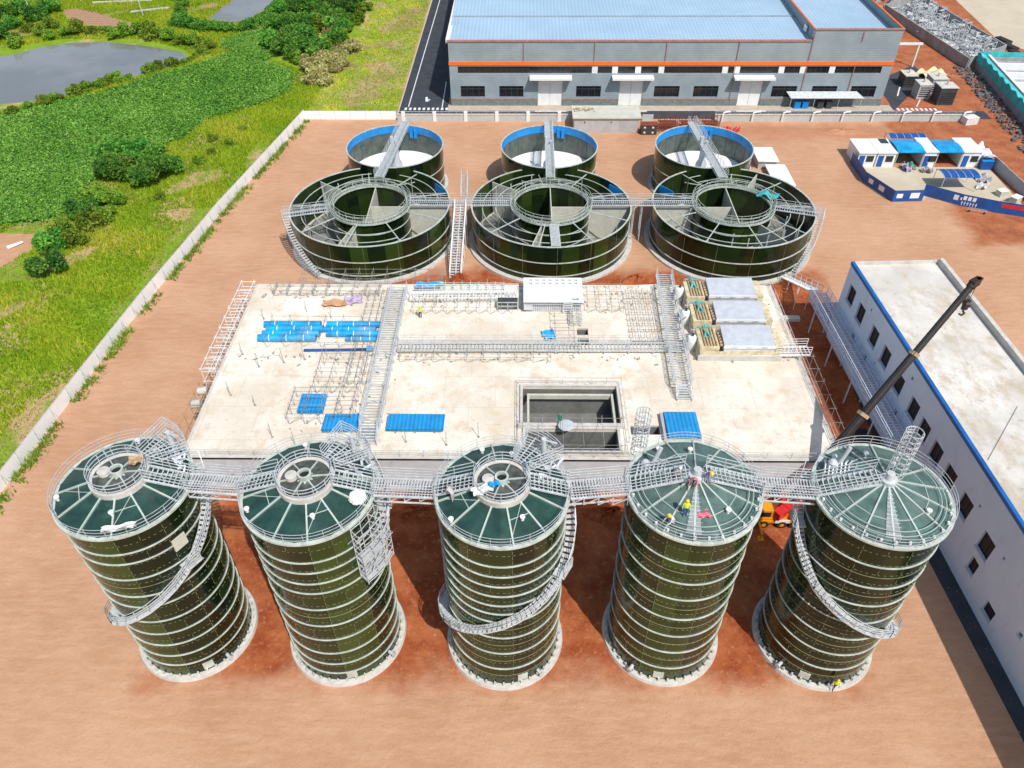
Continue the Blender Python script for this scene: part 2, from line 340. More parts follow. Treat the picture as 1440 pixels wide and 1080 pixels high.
for x in np.arange(77.6, 85.5, .95): mk.poly([(x,156.4),(x+.5,156.4),(x+.5,157.6),(x,157.6)], .026)
mk.poly([(-24.0,158.2),(-23.8,158.2),(-22.6,300),(-22.8,300)], .026); mk.poly([(-24.0,152.6),(12,152.6),(12,152.85),(-24,152.85)], .026)
mk.poly([(-16.9,158),(-16.7,158),(-16.9,172),(-17.1,172)], .026); mk.poly([(-20.6,161.0),(-20.1,161.0),(-19.6,162.2),(-20.2,162.0),(-20.3,163.4),(-20.8,163.4)], .026)
mk.poly([(80,164),(80.3,164),(82.6,169),(82.3,169)], .026); mk.poly([(82,158.4),(82.25,158.4),(90,172),(89.75,172)], .026)
struct(mk.build('road_marking', m_line))
struct(MB().poly([(-25.75,152.4),(-25.6,152.4),(-25.0,320),(-25.15,320)], 0, .16).build('kerb', m_pad))
sheet('yard_ground', [(117,197),(122,190),(150,200),(160,260),(121,240)], .012, m_beige)
# earth mounds and disturbed soil
def mound(cx, cy, rx, ry, h, seed, label, n=40):
    rg = np.random.default_rng(seed); P = []; F = []
    ph = rg.random(6)*6.28
    for j in range(9):
        t = j/8
        for i in range(n):
            a = 2*PI*i/n; k = 1+.18*math.sin(2*a+ph[0])+.12*math.sin(3*a+ph[1])+.07*math.sin(7*a+ph[2])
            z = h*(1-t*t)**1.5*(1+.25*math.sin(5*a+ph[3]+4*t)) + (rg.random()-.5)*.12*h*(1-t) - .02*(j == 8)
            P.append((cx+rx*t*k*math.cos(a)+(rg.random()-.5)*.2, cy+ry*t*k*math.sin(a)+(rg.random()-.5)*.2, z))
    for j in range(8):
        for i in range(n): F.append((j*n+i, (j+1)*n+i, (j+1)*n+(i+1)%n, j*n+(i+1)%n))
    m = MB(); m._add(P, F); o = m.build('earth_mound', m_dirt, smooth=True); o.data.materials[0] = m_dirt
    return tag(o, label, 'earth mound')
mound(9.8,51.2,3.2,1.6,1.3,1,'low red earth bank in the gap between the middle silo and the silo with workers')
mound(-10.5,51.4,3.6,1.5,.9,2,'low red earth bank before the platform wall left of the middle silo')
mound(-9.3,95.2,1.6,1.2,.9,3,'small orange soil heap between the left and middle open tanks')
mound(17.0,94.8,2.6,1.4,1.0,4,'orange soil heap between the middle and right open tanks')
mound(36.5,92.2,3.0,1.8,.8,5,'orange soil heap near the far corner of the white building')
mound(63,146.3,6,1.6,.5,6,'long low ridge of soil at the foot of the back boundary wall')

# ------------------------------------------------------------------ scattered plants as stuff
def in_poly(P, poly):
    x, y = P[:,0], P[:,1]; ins = np.zeros(len(P), bool); n = len(poly); j = n-1
    for i in range(n):
        xi, yi = poly[i]; xj, yj = poly[j]
        c = ((yi > y) != (yj > y)) & (x < (xj-xi)*(y-yi)/((yj-yi) if yj != yi else 1e-9)+xi); ins ^= c; j = i
    return ins
def scatter(poly, n, holes=()):
    a = np.array(poly); lo, hi = a.min(0), a.max(0); P = lo + RNG.random((n*3, 2))*(hi-lo); P = P[in_poly(P, poly)]
    for h in holes: P = P[~in_poly(P, h)]
    return P[:n]
def card_mesh(name, V, nv, mat, rnd, parent=None):
    nf = len(V); me = bpy.data.meshes.new(name)
    me.vertices.add(nf*nv); me.vertices.foreach_set('co', V.reshape(-1).astype(np.float32))
    me.loops.add(nf*nv); me.loops.foreach_set('vertex_index', np.arange(nf*nv, dtype=np.int32))
    me.polygons.add(nf); me.polygons.foreach_set('loop_start', np.arange(0, nf*nv, nv, dtype=np.int32)); me.polygons.foreach_set('loop_total', np.full(nf, nv, np.int32))
    me.update(calc_edges=True); at = me.attributes.new('rnd', 'FLOAT', 'FACE'); at.data.foreach_set('value', rnd.astype(np.float32))
    me.materials.append(mat); o = bpy.data.objects.new(name, me); COL.objects.link(o)
    if parent: o.parent = parent
    return o
def lumps(P, s, seed):
    rg = np.random.default_rng(seed); k = rg.normal(size=(6,2))*s; ph = rg.random(6)*6.28
    return sum(np.sin(P @ k[i]+ph[i]) for i in range(6))/6*1.3
def blades(name, P, hmin, hmax, wid, mat, label, cat, seed, rb=0.0):
    n = len(P); L = lumps(P, .35, seed); k = 3; P = np.repeat(P, k, 0)+RNG.normal(size=(n*k,2))*.18; L = np.repeat(L, k)
    h = (hmin+(hmax-hmin)*RNG.random(n*k))*(1+.5*L); a = RNG.random(n*k)*6.28; ln = RNG.normal(size=(n*k,2))*.45*h[:,None]
    ww = wid*(.6+.8*RNG.random(n*k)); dx = np.stack([np.cos(a), np.sin(a)],1)*ww[:,None]
    V = np.zeros((n*k,3,3)); V[:,0,:2] = P-dx; V[:,1,:2] = P+dx; V[:,2,:2] = P+ln; V[:,2,2] = h; 
    r = np.clip(.5+.38*L+.22*RNG.normal(size=n*k)+rb, 0, 1)
    o = card_mesh(name, V, 3, mat, r); return tag(o, label, cat, None, 'stuff')
vis_meadow = [(-60.3,40)] + [(x-.7,y) for x,y in FENCE[1:]] + [(-44,168),(-50,178),(-60,186),(-70,196),(-64,210),(-60,240),(-100,250),(-150,240),(-140,185),(-116,200),(-95,200),(-82,192),(-78,187),(-92,168),(-115,152),(-110,108),(-80,70),(-66,40)]
Pm = scatter(vis_meadow, 90000, (LOTUS, LOTUS2, POND1, POND2, [(-126.6,223.3),(-117.7,209.7),(-100.3,208),(-101.8,211.9),(-122.2,224.5)], [(-88,98),(-80,97.5),(-77,103),(-78,107.5),(-88,108)]))
Lm = lumps(Pm, .16, 3) + .35*lumps(Pm, .5, 9)
fx = np.interp(Pm[:,1], [p[1] for p in FENCE], [p[0] for p in FENCE]); near = np.exp(-(fx-Pm[:,0]-2.2)**2/7.0)*(Pm[:,1] < 140)*(.75+.9*lumps(Pm, .2, 21))
drym = (Lm > .55) | (near > .52)
blades('meadow_grass', Pm[~drym], .25, .75, .085, m_grass, 'tall yellow green grass covering the meadow beyond the white fence', 'grass', 5)
Pd = Pm[drym]; Pd = Pd[RNG.random(len(Pd)) < .45]
blades('dry_grass', Pd, .15, .45, .07, m_dry, 'straw coloured dry grass in patches beside the white fence', 'grass', 6)
Pv = scatter([(-44,152.8),(-26.3,152.8),(-26.3,240),(-41,240),(-41,190),(-45,165)], 9000)
Lv = lumps(Pv, .3, 11); blades('verge_grass', Pv[Lv < .3], .15, .4, .12, m_grass, 'short olive grass on the verge beside the asphalt road', 'grass', 8, .15)
blades('verge_straw', Pv[Lv >= .3][::2], .15, .45, .10, m_dry, 'bleached straw patches on the road verge', 'grass', 8)
# crop leaves: nearly flat tilted leaves
def crop(poly, n, name, label):
    P = scatter(poly, n); n = len(P); P = P+RNG.normal(size=P.shape)*np.where(RNG.random(n) < .35, .9, .2)[:,None]; s = .10+.10*RNG.random(n); a = RNG.random(n)*6.28; t1 = RNG.normal(size=n)*.35; t2 = RNG.normal(size=n)*.35
    z = .4+.25*RNG.random(n); V = np.zeros((n,4,3)); c, d = np.cos(a), np.sin(a)
    for i, (u, v) in enumerate(((-1,-.7),(1,-.6),(1.1,.7),(-.9,.8))):
        V[:,i,0] = P[:,0]+s*(u*c-v*d); V[:,i,1] = P[:,1]+s*(u*d+v*c); V[:,i,2] = z+s*(u*t1+v*t2)
    L = lumps(P, .12, 4); r = np.clip(.45+.16*L+.12*lumps(P, .9, 71)+.25*RNG.normal(size=n), 0, 1)
    tag(card_mesh(name, V, 4, m_crop, r), label, 'crop', None, 'stuff')
crop(LOTUS, 150000, 'crop_leaves', 'dense dark green leaf crop filling the large field by the pond')
crop(LOTUS2, 14000, 'crop_leaves', 'dark green leaf crop in the small field beyond the path')
# weeds at the fence foot, inside the site
Pw = np.array([(np.interp(y, [p[1] for p in FENCE], [p[0] for p in FENCE])+.35+abs(random.gauss(0,.55)), y) for y in RNG.uniform(50, 151, 1500)])
Pw = Pw[lumps(Pw*np.array([.3,1]), .8, 14) > -.25]
blades('fence_weeds', Pw, .25, .8, .10, m_bush, 'green weeds growing along the inner foot of the white fence', 'weeds', 12)
# pebbles, clods
def clods(name, P, smin, smax, mat, label):
    n = len(P); base = np.array([(1,0,-.3),(-.5,.87,-.3),(-.5,-.87,-.3),(0,0,.8)]); T = [(0,1,3),(1,2,3),(2,0,3)]
    s = smin+(smax-smin)*RNG.random(n)**2.5; a = RNG.random(n)*6.28; V = np.zeros((n*3,3,3))
    for j, t in enumerate(T):
        for i, q in enumerate(t):
            b = base[q]; V[j*n:(j+1)*n,i,0] = P[:,0]+s*(b[0]*np.cos(a)-b[1]*np.sin(a)); V[j*n:(j+1)*n,i,1] = P[:,1]+s*(b[0]*np.sin(a)+b[1]*np.cos(a)); V[j*n:(j+1)*n,i,2] = s*b[2]*.8
    tag(card_mesh(name, V, 3, mat, RNG.random(n*3)), label, 'soil', None, 'stuff')
Pc = scatter([(-56,20),(44,20),(44,54),(36,54),(-36,54),(-45,110),(-52,100)], 5000)
clods('soil_clods', np.concatenate([Pc, scatter([(-34,88),(44,88),(60,120),(50,145),(-40,145),(-44,120)], 3500)]), .03, .12, m_ground, 'small loose lumps of dry soil scattered over the bare site')

# ------------------------------------------------------------------ trees and shrubs
def crown_cards(rad, hgt, nclump, per, leaf, z0, seed, flat=.75):
    rg = np.random.default_rng(seed); V = []; rn = []
    for c in range(nclump):
        a = rg.random()*6.28; q = rad*.85*math.sqrt(rg.random()); cz = z0+hgt*(.15+.75*rg.random()*(1-.35*q/rad)); cr = rad*(.28+.28*rg.random())
        d = rg.normal(size=(per,3)); d /= np.linalg.norm(d, axis=1)[:,None]; d *= (cr*(.55+.5*rg.random(per)**.5))[:,None]; d[:,2] *= flat
        C = d+np.array([q*math.cos(a), q*math.sin(a), cz]); C[:,2] = np.maximum(C[:,2], .06)
        u = rg.normal(size=(per,3)); u /= np.linalg.norm(u, axis=1)[:,None]; v = np.cross(u, rg.normal(size=(per,3))); v /= np.linalg.norm(v, axis=1)[:,None]
        s = leaf*(.6+.8*rg.random(per))[:,None]
        V.append(np.stack([C-u*s, C+v*s*.6, C+u*s, C-v*s*.6], 1)); rn.append(np.clip(rg.random()*.55+.3*rg.random(per)+.15*rg.random(), 0, 1))
    return np.concatenate(V), np.concatenate(rn)
def plant_proto(name, rad, hgt, nclump, per, leaf, z0, seed, mat, trunk=True):
    root = thing(name, '', 'tree')
    V, r = crown_cards(rad, hgt, nclump, per, leaf, z0, seed); card_mesh('crown', V, 4, mat, r, root)
    t = MB(); rg = random.Random(seed)
    t.bar((0,0,0), (.1,.05,z0+hgt*.45), .07*rad+.03, 7, .035*rad+.02)
    for i in range(5):
        a = i*1.26+rg.random(); q = rad*.6; t.bar((.05,.02,z0+hgt*(.1+.06*i)), (q*math.cos(a), q*math.sin(a), z0+hgt*(.4+.08*i)), .035*rad+.015, 5, .012*rad+.01)
    t.build('trunk', m_bark, root, smooth=True)
    return root
def first(o, loc, rz, s, label, cat, group):
    o.location = loc; o.rotation_euler = (0,0,rz); o.scale = (s,)*3; tag(o, label, cat, group); return o
USED = set()
def planting(protos, spots, label, cat, group, smin, smax):
    for i, (x, y) in enumerate(spots):
        p = protos[i % len(protos)]; s = random.uniform(smin, smax); rz = random.random()*6.28
        lab = label[i] if isinstance(label, list) else label
        if p.name not in USED: first(p, (x,y,0), rz, s, lab, cat, group); USED.add(p.name)
        else:
            o = dup(p, (x,y,0), rz, s, lab, group); o['category'] = cat
tr = [plant_proto('broadleaf_tree', 2.6, 3.6, 15, 150, .26, .9, 31+i, m_tree) for i in range(3)]
lob = ['deep green tree by the field, %s' % s for s in ('leftmost of its clump','just right of the leftmost one in its clump','lowest in the middle clump','at the right of the middle clump','rightmost in the middle clump','in front of the leftmost one','highest at the back of the clump','at the upper right of the clump')]
planting(tr, [(-74.6,131),(-70.4,126.8),(-66.9,123.7),(-64.9,125.5),(-63.9,128.4),(-73.6,126.5),(-71,131.8),(-66.6,131.2)], lob, 'tree', 'clump of trees between the field and meadow', .8, 1.1)
bs = [plant_proto('shrub', 1.9, 2.4, 12, 130, .22, .3, 51+i, m_bush) for i in range(3)]
low = ['bright green bush at the field edge, %s' % s for s in ('left side of the lower clump','front of the lower clump','middle of the lower clump','right of the lower clump','top right of the lower clump','uppermost of the lower clump')]
planting(bs, [(-74.1,107.5),(-70.8,104.6),(-70.4,109.7),(-68.9,112),(-69.6,116.6),(-72.6,117.8)], low, 'bush', 'lower clump of bushes by the field', .85, 1.35)
tr2 = [plant_proto('broadleaf_tree', 2.3, 3.0, 13, 150, .24, .4, 71+i, m_tree) for i in range(2)]
planting(tr2, [(-70.9,96.6),(-73.6,103.2),(-72.8,112.6)], ['round dark green bush standing alone in the yellow grass nearest the camera','dark green bush beside the bare patch of soil','dark green bush between the lower and middle clumps'], 'bush', 'dark bushes by the field', .9, 1.15)
planting(tr, [(-62,202.5),(-57.3,197.3),(-55.4,205.1),(-56.4,188.5),(-50.9,194.3),(-59.7,216.4),(-53.4,213.5),(-48.1,205.1),(-46.4,216.4),(-63.7,213.5),(-56.7,225.5),(-49.9,225.5),(-46.2,226.7),(-61.4,192.3),(-60,234),(-52,236)], 'dark green tree in the wood between the far pond and the road verge', 'tree', 'wood beyond the meadow', .85, 1.25)
planting(bs, [(-44.5,205),(-43,212),(-42.6,222),(-44.8,198),(-52.6,183.6),(-48,187.5)], 'pale green bush on the roadside edge of the far wood', 'bush', 'bushes edging the far wood', .7, 1.15)
rw_ = np.random.default_rng(17)
wood = [(-65+22*rw_.random(), 186+50*rw_.random()) for _ in range(75)]
wood = [p for p in wood if not in_poly(np.array([p]), LOTUS2)[0] and not in_poly(np.array([p]), LOTUS)[0] and p[0] < -43.5-.02*(p[1]-190)]
planting(bs+tr2, wood[:26], 'leafy mid green bush in the thicket beside the far wood', 'bush', 'thicket beside the far wood', .8, 1.5)
planting(tr, wood[26:46], 'dark green tree in the wood between the far pond and the road verge', 'tree', 'wood beyond the meadow', .8, 1.2)
rd = [plant_proto('reed_clump', 1.9, 2.2, 16, 130, .24, .1, 91+i, m_reed) for i in range(2)]
planting(rd, wood[46:58], 'straw coloured reed clump at the corner of the verge and the crop field', 'reeds', 'reed clumps by the verge', .7, 1.2)
planting(rd, [(-48.1,178.4),(-45.7,182.8),(-42.8,185.1),(-45.4,174),(-41.2,190.8),(-43,178.2),(-47.2,186),(-49.4,182),(-46.5,176),(-44,187.5),(-48.6,189),(-41.8,182),(-43.6,170.5),(-46.6,171.4)], 'straw coloured reed clump at the corner of the verge and the crop field', 'reeds', 'reed clumps by the verge', .8, 1.25)
hb = [plant_proto('hedge_shrub', 1.8, 2.2, 11, 120, .22, .2, 111+i, m_tree) for i in range(2)]
planting(hb, [(-87.9,211.2),(-85.6,208.6),(-83.2,207),(-80.6,206),(-78.2,205.6),(-75.3,205),(-72.6,205.6),(-70.2,207.8),(-68.3,211),(-66.9,214.5),(-66,218.7),(-66.3,224.3),(-90.6,214.8),(-92,219.6),(-93.6,225.6),(-90,209.2),(-66.6,230),(-96,231)], 'dark dense shrub in the hedge round the small far pond', 'shrub', 'hedge round the small pond', .85, 1.2)
planting(bs, [(-124.5,194.4),(-126.6,198.4),(-126.8,205.3),(-121.9,202.6),(-121.6,208),(-115.5,202.6),(-113.2,203.6),(-109.1,202.6),(-105.9,203.6),(-100.6,201.5),(-97.3,202.5),(-92.8,199.9),(-88.3,199),(-84.8,196),(-81.7,196.3),(-77.9,193.3),(-95.6,205.2),(-92.3,203.6),(-118.5,199.6),(-102.4,200.4)], 'leafy green shrub on the far bank of the large pond', 'shrub', 'shrubs on the far pond bank', .7, 1.25)
planting(tr2, [(-138,216.6),(-135.6,219.6),(-128.9,213.7),(-131.8,208),(-134.2,203.3),(-127.9,219.6),(-130.5,199),(-132.4,194.4)], 'dark green tree in the thicket left behind the large pond', 'tree', 'thicket behind the large pond', .9, 1.4)
nb = [(-113,153),(-106.8,153.4),(-100.2,160.2),(-97,165.6),(-92,169.9),(-87.6,175.1),(-83,180.2),(-78.6,185.6),(-76.9,188.4),(-76.3,193)]
nbs = []
for (xa, ya), (xb, yb) in zip(nb, nb[1:]):
    for q in range(max(2, int(math.hypot(xb-xa, yb-ya)/1.25))): f = random.random(); nbs.append((xa+(xb-xa)*f+random.gauss(.3,.55), ya+(yb-ya)*f+random.gauss(-.3,.5)))
planting(bs, nbs, 'low olive bush on the near bank between the large pond and the crop', 'bush', 'bushes on the near pond bank', .35, .85)
planting(bs, [(-56.4,140),(-58.6,136),(-55.6,146.4),(-60.2,142),(-62.4,119),(-59.8,132.6)], 'low green bush in the tall meadow grass near the back fence corner', 'bush', 'bushes in the meadow', .4, .7)

# ------------------------------------------------------------------ silos
SIL = [(-30.2,37.8),(-16.05,37.5),(-1.4,37.3),(13.05,37.8),(27.1,37.5)]
HS, RS = 20.6, 4.86
def P(cx, cy, r, deg, z): a = R(deg); return (cx+r*math.cos(a), cy+r*math.sin(a), z)
def stair(root, cx, cy, a0, z0, a1, z1, name='spiral_stair', Ri=4.98, Ro=5.75, step=.24):
    s = MB(); h = MB(); n = max(2, int(abs(z1-z0)/step)); L = abs(R(a1-a0))*5.4
    for i in range(n):
        t = (i+.5)/n; a = a0+(a1-a0)*t; z = z0+(z1-z0)*t; da = (a1-a0)/n*.44
        q = [P(cx,cy,Ri,a-da,z),P(cx,cy,Ro,a-da,z),P(cx,cy,Ro,a+da,z),P(cx,cy,Ri,a+da,z)]
        s._add(q+[(x,y,zz-.05) for x,y,zz in q], [(0,1,2,3),(7,6,5,4),(0,4,5,1),(1,5,6,2),(2,6,7,3),(3,7,4,0)])
    m = max(8, int(L/1.1)); pts = lambda r, dz: [P(cx,cy,r,a0+(a1-a0)*i/m,z0+(z1-z0)*i/m+dz) for i in range(m+1)]
    for r in (Ri, Ro):
        b = pts(r, -.16); t_ = pts(r, .06)
        for i in range(m): s.quad(b[i], b[i+1], t_[i+1], t_[i])
    for dz in (.5, .8, 1.1): h.tube(pts(Ro, dz), .033)
    for p in pts(Ro, 0): h.bar(p, (p[0],p[1],p[2]+1.1), .033)
    st = s.build(name, m_galv, root); h.build('handrail', m_galv, st)
    return st
def walkway(root, p, q, wd, rails=True, name='walkway', step=.35, leg=0.0, railh=1.1, mat=None, nrail=3):
    mat = mat or m_galv
    p, q = Vector(p), Vector(q); d = (q-p); L = d.length; d.normalize(); sd_ = Vector((-d.y, d.x, 0)).normalized()*wd/2
    s = MB(); n = max(2, int(L/step))
    for sg in (-1, 1): 
        a, b = p+sd_*sg, q+sd_*sg
        s.bar(a-Vector((0,0,.1)), b-Vector((0,0,.1)), .1)
    for i in range(n+1): c = p+d*(L*i/n); s.bar(c-sd_, c+sd_, .055)
    o = s.build(name, mat, root)
    if rails:
        for sg in (-1, 1): MB().rail([p+sd_*sg, q+sd_*sg], railh, nrail, .034, 1.5).build('handrail', mat, o)
    return o
def silo(i, label, rings, nrib, crown, st):
    cx, cy = SIL[i]; root = thing('storage_silo', label, 'silo', (cx,cy,0), 'bolted steel silos')
    MB().lathe([(5.38,0),(5.30,.34),(0,.36)], cx, cy, 64).build('concrete_pad', m_pad, root)
    for k in range(40): MB().cbox(P(cx,cy,5.02,k*9,.55), (.16,.14,.42), R(k*9)).build('anchor_bracket', m_ring, root)
    nc, npn = 17, 18; ch = (HS-.36)/nc; sh = MB()
    for c in range(nc):
        for k in range(npn):
            a0 = 360/npn*k; sub = 3
            for j in range(sub):
                b0 = a0+360/npn*j/sub; b1 = a0+360/npn*(j+1)/sub
                sh.quad(P(cx,cy,RS,b0,.36+ch*c), P(cx,cy,RS,b1,.36+ch*c), P(cx,cy,RS,b1,.36+ch*(c+1)), P(cx,cy,RS,b0,.36+ch*(c+1)))
    so_ = sh.build('shell', m_shell, root)
    at = so_.data.attributes.new('rnd', 'FLOAT', 'FACE'); at.data.foreach_set('value', np.repeat(np.clip(np.tile(RNG.random(npn), nc)*.75+RNG.random(nc*npn)*.30-.05, 0, 1), 3).astype(np.float32))  # tone mostly shared per column, so the painted reflection bands run upright
    bm = bmesh.new(); bm.from_mesh(so_.data); bmesh.ops.remove_doubles(bm, verts=bm.verts, dist=.003)
    for f in bm.faces: f.smooth = True
    bm.to_mesh(so_.data); bm.free()
    sm = MB()
    for k in range(npn):
        for c in range(nc):
            a = 360/npn*k
            if k % 2 and c % 2: continue
            for q in range(2): sm.bar(P(cx,cy,RS+.012,a,.36+ch*(c+.08+.5*q)), P(cx,cy,RS+.012,a,.36+ch*(c+.42+.5*q)), .018)
    for c in range(1, nc):
        for k in range(72): sm.bar(P(cx,cy,RS+.012,k*5+.9,.36+ch*c), P(cx,cy,RS+.012,k*5+(2.6 if k % 3 else 4),.36+ch*c), .014)
    sm.build('seam_bolts', m_seam, root)
    for z in rings: MB().hoop(cx, cy, RS, RS+.10, z-.042, z+.042, 72).build('stiffener_ring', m_ring, root)
    for z1, z2 in zip(rings, rings[1:]+[.6]):
        if z1-z2 > 2.3: MB().hoop(cx, cy, RS, RS+.03, (z1+z2)/2-.018, (z1+z2)/2+.018, 72).build('seam_ring', m_seam, root)
    MB().hoop(cx, cy, RS-.02, 5.12, HS-.12, HS+.06, 72).build('roof_rim', m_ring, root)
    zt = 22.0; r_in = 1.95 if crown else .5
    zz = lambda r: HS+.02+(zt-HS)*(5.05-r)/(5.05-.4)
    rf = MB()
    nseg = nrib
    for k in range(nseg):
        a0, a1 = 360/nseg*k, 360/nseg*(k+1)
        for r0, r1 in ((5.05,3.4),(3.4,1.9),(1.9,.42)):
            am = (a0+a1)/2
            rf.quad(P(cx,cy,r0,a0,zz(r0)),P(cx,cy,r0,a1,zz(r0)),P(cx,cy,r1,a1,zz(r1)),P(cx,cy,r1,a0,zz(r1)))
    rf.build('cone_roof', m_cone if crown else m_cone2, root)
    for k in range(nrib):
        a = 360/nrib*k+(4 if not crown else 11); MB().bar(P(cx,cy,5.05,a,zz(5.05)+.04), P(cx,cy,.5,a,zz(.5)+.04), .085).build('roof_rib', m_rib, root)
    for k in range(nrib):
        a = 360/nrib*k+(4 if not crown else 11); b = a+360/nrib
        if crown and k % 3: continue
        pu = MB().bar(P(cx,cy,3.1,a,zz(3.1)+.03), P(cx,cy,3.1,b,zz(3.1)+.03), .04)
        if crown: pu.bar(P(cx,cy,4.3,a,zz(4.3)+.03), P(cx,cy,2.2,b,zz(2.2)+.03), .03)
        pu.build('roof_brace', m_rib, root)
    if not crown:
        for rr in (4.35, 4.0): MB().circ(cx, cy, rr, zz(rr)+.28, .035, 60, R(150), R(390)).build('roof_ring', m_rib, root)
    # edge guard rail
    er = MB(); 
    for z in (.4, .75, 1.1): er.circ(cx, cy, 5.0, HS+z*.95, .021, 60)
    for k in range(22): er.bar(P(cx,cy,5.0,k*360/22,HS), P(cx,cy,5.0,k*360/22,HS+1.05), .022)
    er.build('guard_rail', m_galv, root)
    if crown:
        MB().hoop(cx, cy, 1.85, 2.15, zz(2.1)-.1, zz(2.0)+.42, 40).build('crown_curb', m_pad, root)
        MB().lathe([(1.9,zz(1.9)+.34),(.5,zz(1.9)+.5)], cx, cy, 32).build('crown_deck', m_crown, root)
        cr = MB()
        for k in range(nrib//2): MB().bar(P(cx,cy,1.9,k*720/nrib+11,zz(1.9)+.4), P(cx,cy,.5,k*720/nrib+11,zz(1.9)+.54), .07).build('crown_rib', m_rib, root)
        for z in (.35,.7,1.05,1.4): cr.circ(cx, cy, 2.05, zz(2)+z, .033, 36)
        for k in range(12): cr.bar(P(cx,cy,2.05,k*30,zz(2)+.2), P(cx,cy,2.05,k*30,zz(2)+1.4), .033)
        cr.build('crown_rail', m_galv, root)
        MB().lathe([(.52,zt-.1),(.52,zt+.55),(.38,zt+.55),(.38,zt+.1)], cx, cy, 24).build('vent_neck', m_ring, root, smooth=True)
        MB().lathe([(.37,zt+.3),(0,zt+.3)], cx, cy, 24).build('vent_opening', m_dark, root)
        MB().lathe([(.45,zz(1)+.2),(.45,zz(1)+.55),(.0,zz(1)+.6)], cx-1.0, cy-.05, 20).build('manhole', m_pad, root, smooth=True)
    else:
        MB().lathe([(.62,zt-.15),(.62,zt+.35),(.4,zt+.42),(.3,zt+.9),(0,zt+.92)], cx, cy, 20).build('apex_cap', m_galv, root, smooth=True)
        for k in range(14): MB().lathe([(.1,HS+.15),(.1,HS+.38),(0,HS+.42)], *P(cx,cy,4.72,190+k*12,0)[:2], 8).build('roof_nozzle', m_white, root, smooth=True)
        sk = MB()
        for k in range(16): sk.quad(P(cx,cy,.7,262+k*.9-8,zz(.7)+.08), P(cx,cy,4.4,262+k*.9-8,zz(4.4)+.08), P(cx,cy,4.4,262+k*.9-7.6,zz(4.4)+.08), P(cx,cy,.7,262+k*.9-7.6,zz(.7)+.08))
        for k in range(12): sk.bar(P(cx,cy,.9+.3*k,253,zz(.9+.3*k)+.1), P(cx,cy,.9+.3*k,270,zz(.9+.3*k)+.1), .03)
        sk.build('roof_ladder', m_galv, root)
    for a, r in ((95,4.2),(60,3.3),(280,3.3),(200,4.6))[:(4 if crown else 3)]:
        x, y, z = P(cx,cy,r,a+i*9,zz(r)); MB().lathe([(.12,z),(.12,z+.28),(.2,z+.3),(.2,z+.42),(0,z+.46)], x, y, 12).build('roof_vent', m_white, root, smooth=True)
    # roof walkways from the bridges up to the crown
    rin = 2.1 if crown else .8
    if i < 4: walkway(root, (cx+5.1,cy+.2,HS+.35), (cx+rin,cy+.15,zz(rin)+.5), 1.4, True, 'roof_walkway')
    if i > 0: walkway(root, (cx-5.1,cy+.2,HS+.35), (cx-rin,cy+.15,zz(rin)+.5), 1.4, True, 'roof_walkway')
    if crown:
        # fan shaped side platform with rails, ducts and a davit at the back right
        b0, b1 = (28, 68); dk = MB()
        for k in range(10):
            r = 2.4+.29*k; dk.tube([P(cx,cy,r,b0+(b1-b0)*j/8,zz(3)+.75) for j in range(9)], .045)
        for j in range(6): a = b0+(b1-b0)*j/5; dk.bar(P(cx,cy,2.2,a,zz(3)+.72), P(cx,cy,5.2,a,zz(3)+.72), .05)
        pf = dk.build('side_platform', m_galv, root)
        MB().rail([P(cx,cy,2.3,b0,zz(3)+.75), P(cx,cy,5.2,b0,zz(3)+.75)]+[P(cx,cy,5.2,b0+(b1-b0)*j/4,zz(3)+.75) for j in range(1,5)]+[P(cx,cy,2.3,b1,zz(3)+.75)], 1.2, 4, .033, 1.0).build('handrail', m_galv, pf)
        x, y, z = P(cx,cy,4.3,42,0); MB().bar((x,y,HS+.2), (x-.05,y+.05,HS+2.9), .22, 12, .2).bar((x-.05,y+.05,HS+2.75), (x+.9,y-.5,HS+2.95), .09, 8).build('davit', m_galv, root, smooth=True)
        du = MB(); x, y, z = P(cx,cy,4.0,20,zz(4.0)+.3); rg = random.Random(i)
        for k in range(7):
            p = Vector((x+rg.uniform(-1,.5), y+rg.uniform(-.5,.7), z)); pts = [p[:]]
            for q in range(3): p = p+Vector((rg.uniform(-.5,.5), rg.uniform(-.45,.45), (.4,.1,-.35)[q])); pts.append(p[:])
            du.tube(pts, rg.uniform(.06,.12), 8)
        du.build('duct_pipes', m_silver, root, smooth=True)
    else:
        hx, hy, hz = P(cx,cy,3.6,158 if i == 3 else 150,0); hz = zz(3.6)
        du = MB()
        for k in range(7): du.tube([(hx-.9+.3*k,hy-.4,hz+.1),(hx-.7+.3*k,hy+.3,hz+.45+.1*(k%3)),(hx-.5+.35*k,hy+.9,hz+.2)], .07, 6)
        du.lathe([(.3,hz),(.34,hz+.7),(.2,hz+.9),(0,hz+.95)], hx-.2, hy+.3, 12); du.bar((hx+.3,hy+.4,hz), (hx+.9,hy+.7,hz+1.9), .16, 8)
        du.build('valve_cluster', m_silver, root, smooth=True)
        lx, ly, lz = (cx+.9, cy+.9, zz(.9)) if i == 4 else (cx-3.6, cy+4.4, HS-.6)
        lg = MB()
        for z in np.arange(0, 4.5, .55): lg.circ(lx, ly, .62, lz+z, .035, 14)
        for k in range(8): a = k*PI/4; lg.bar((lx+.62*math.cos(a),ly+.62*math.sin(a),lz), (lx+.62*math.cos(a),ly+.62*math.sin(a),lz+4.4), .03)
        lc = lg.build('ladder_cage', m_galv, root); ld = MB()
        for sx in (-.22,.22): ld.bar((lx+sx,ly+.55,lz), (lx+sx,ly+.55,lz+4.4), .04)
        for z in np.arange(.2, 4.4, .3): ld.bar((lx-.22,ly+.55,lz+z), (lx+.22,ly+.55,lz+z), .03)
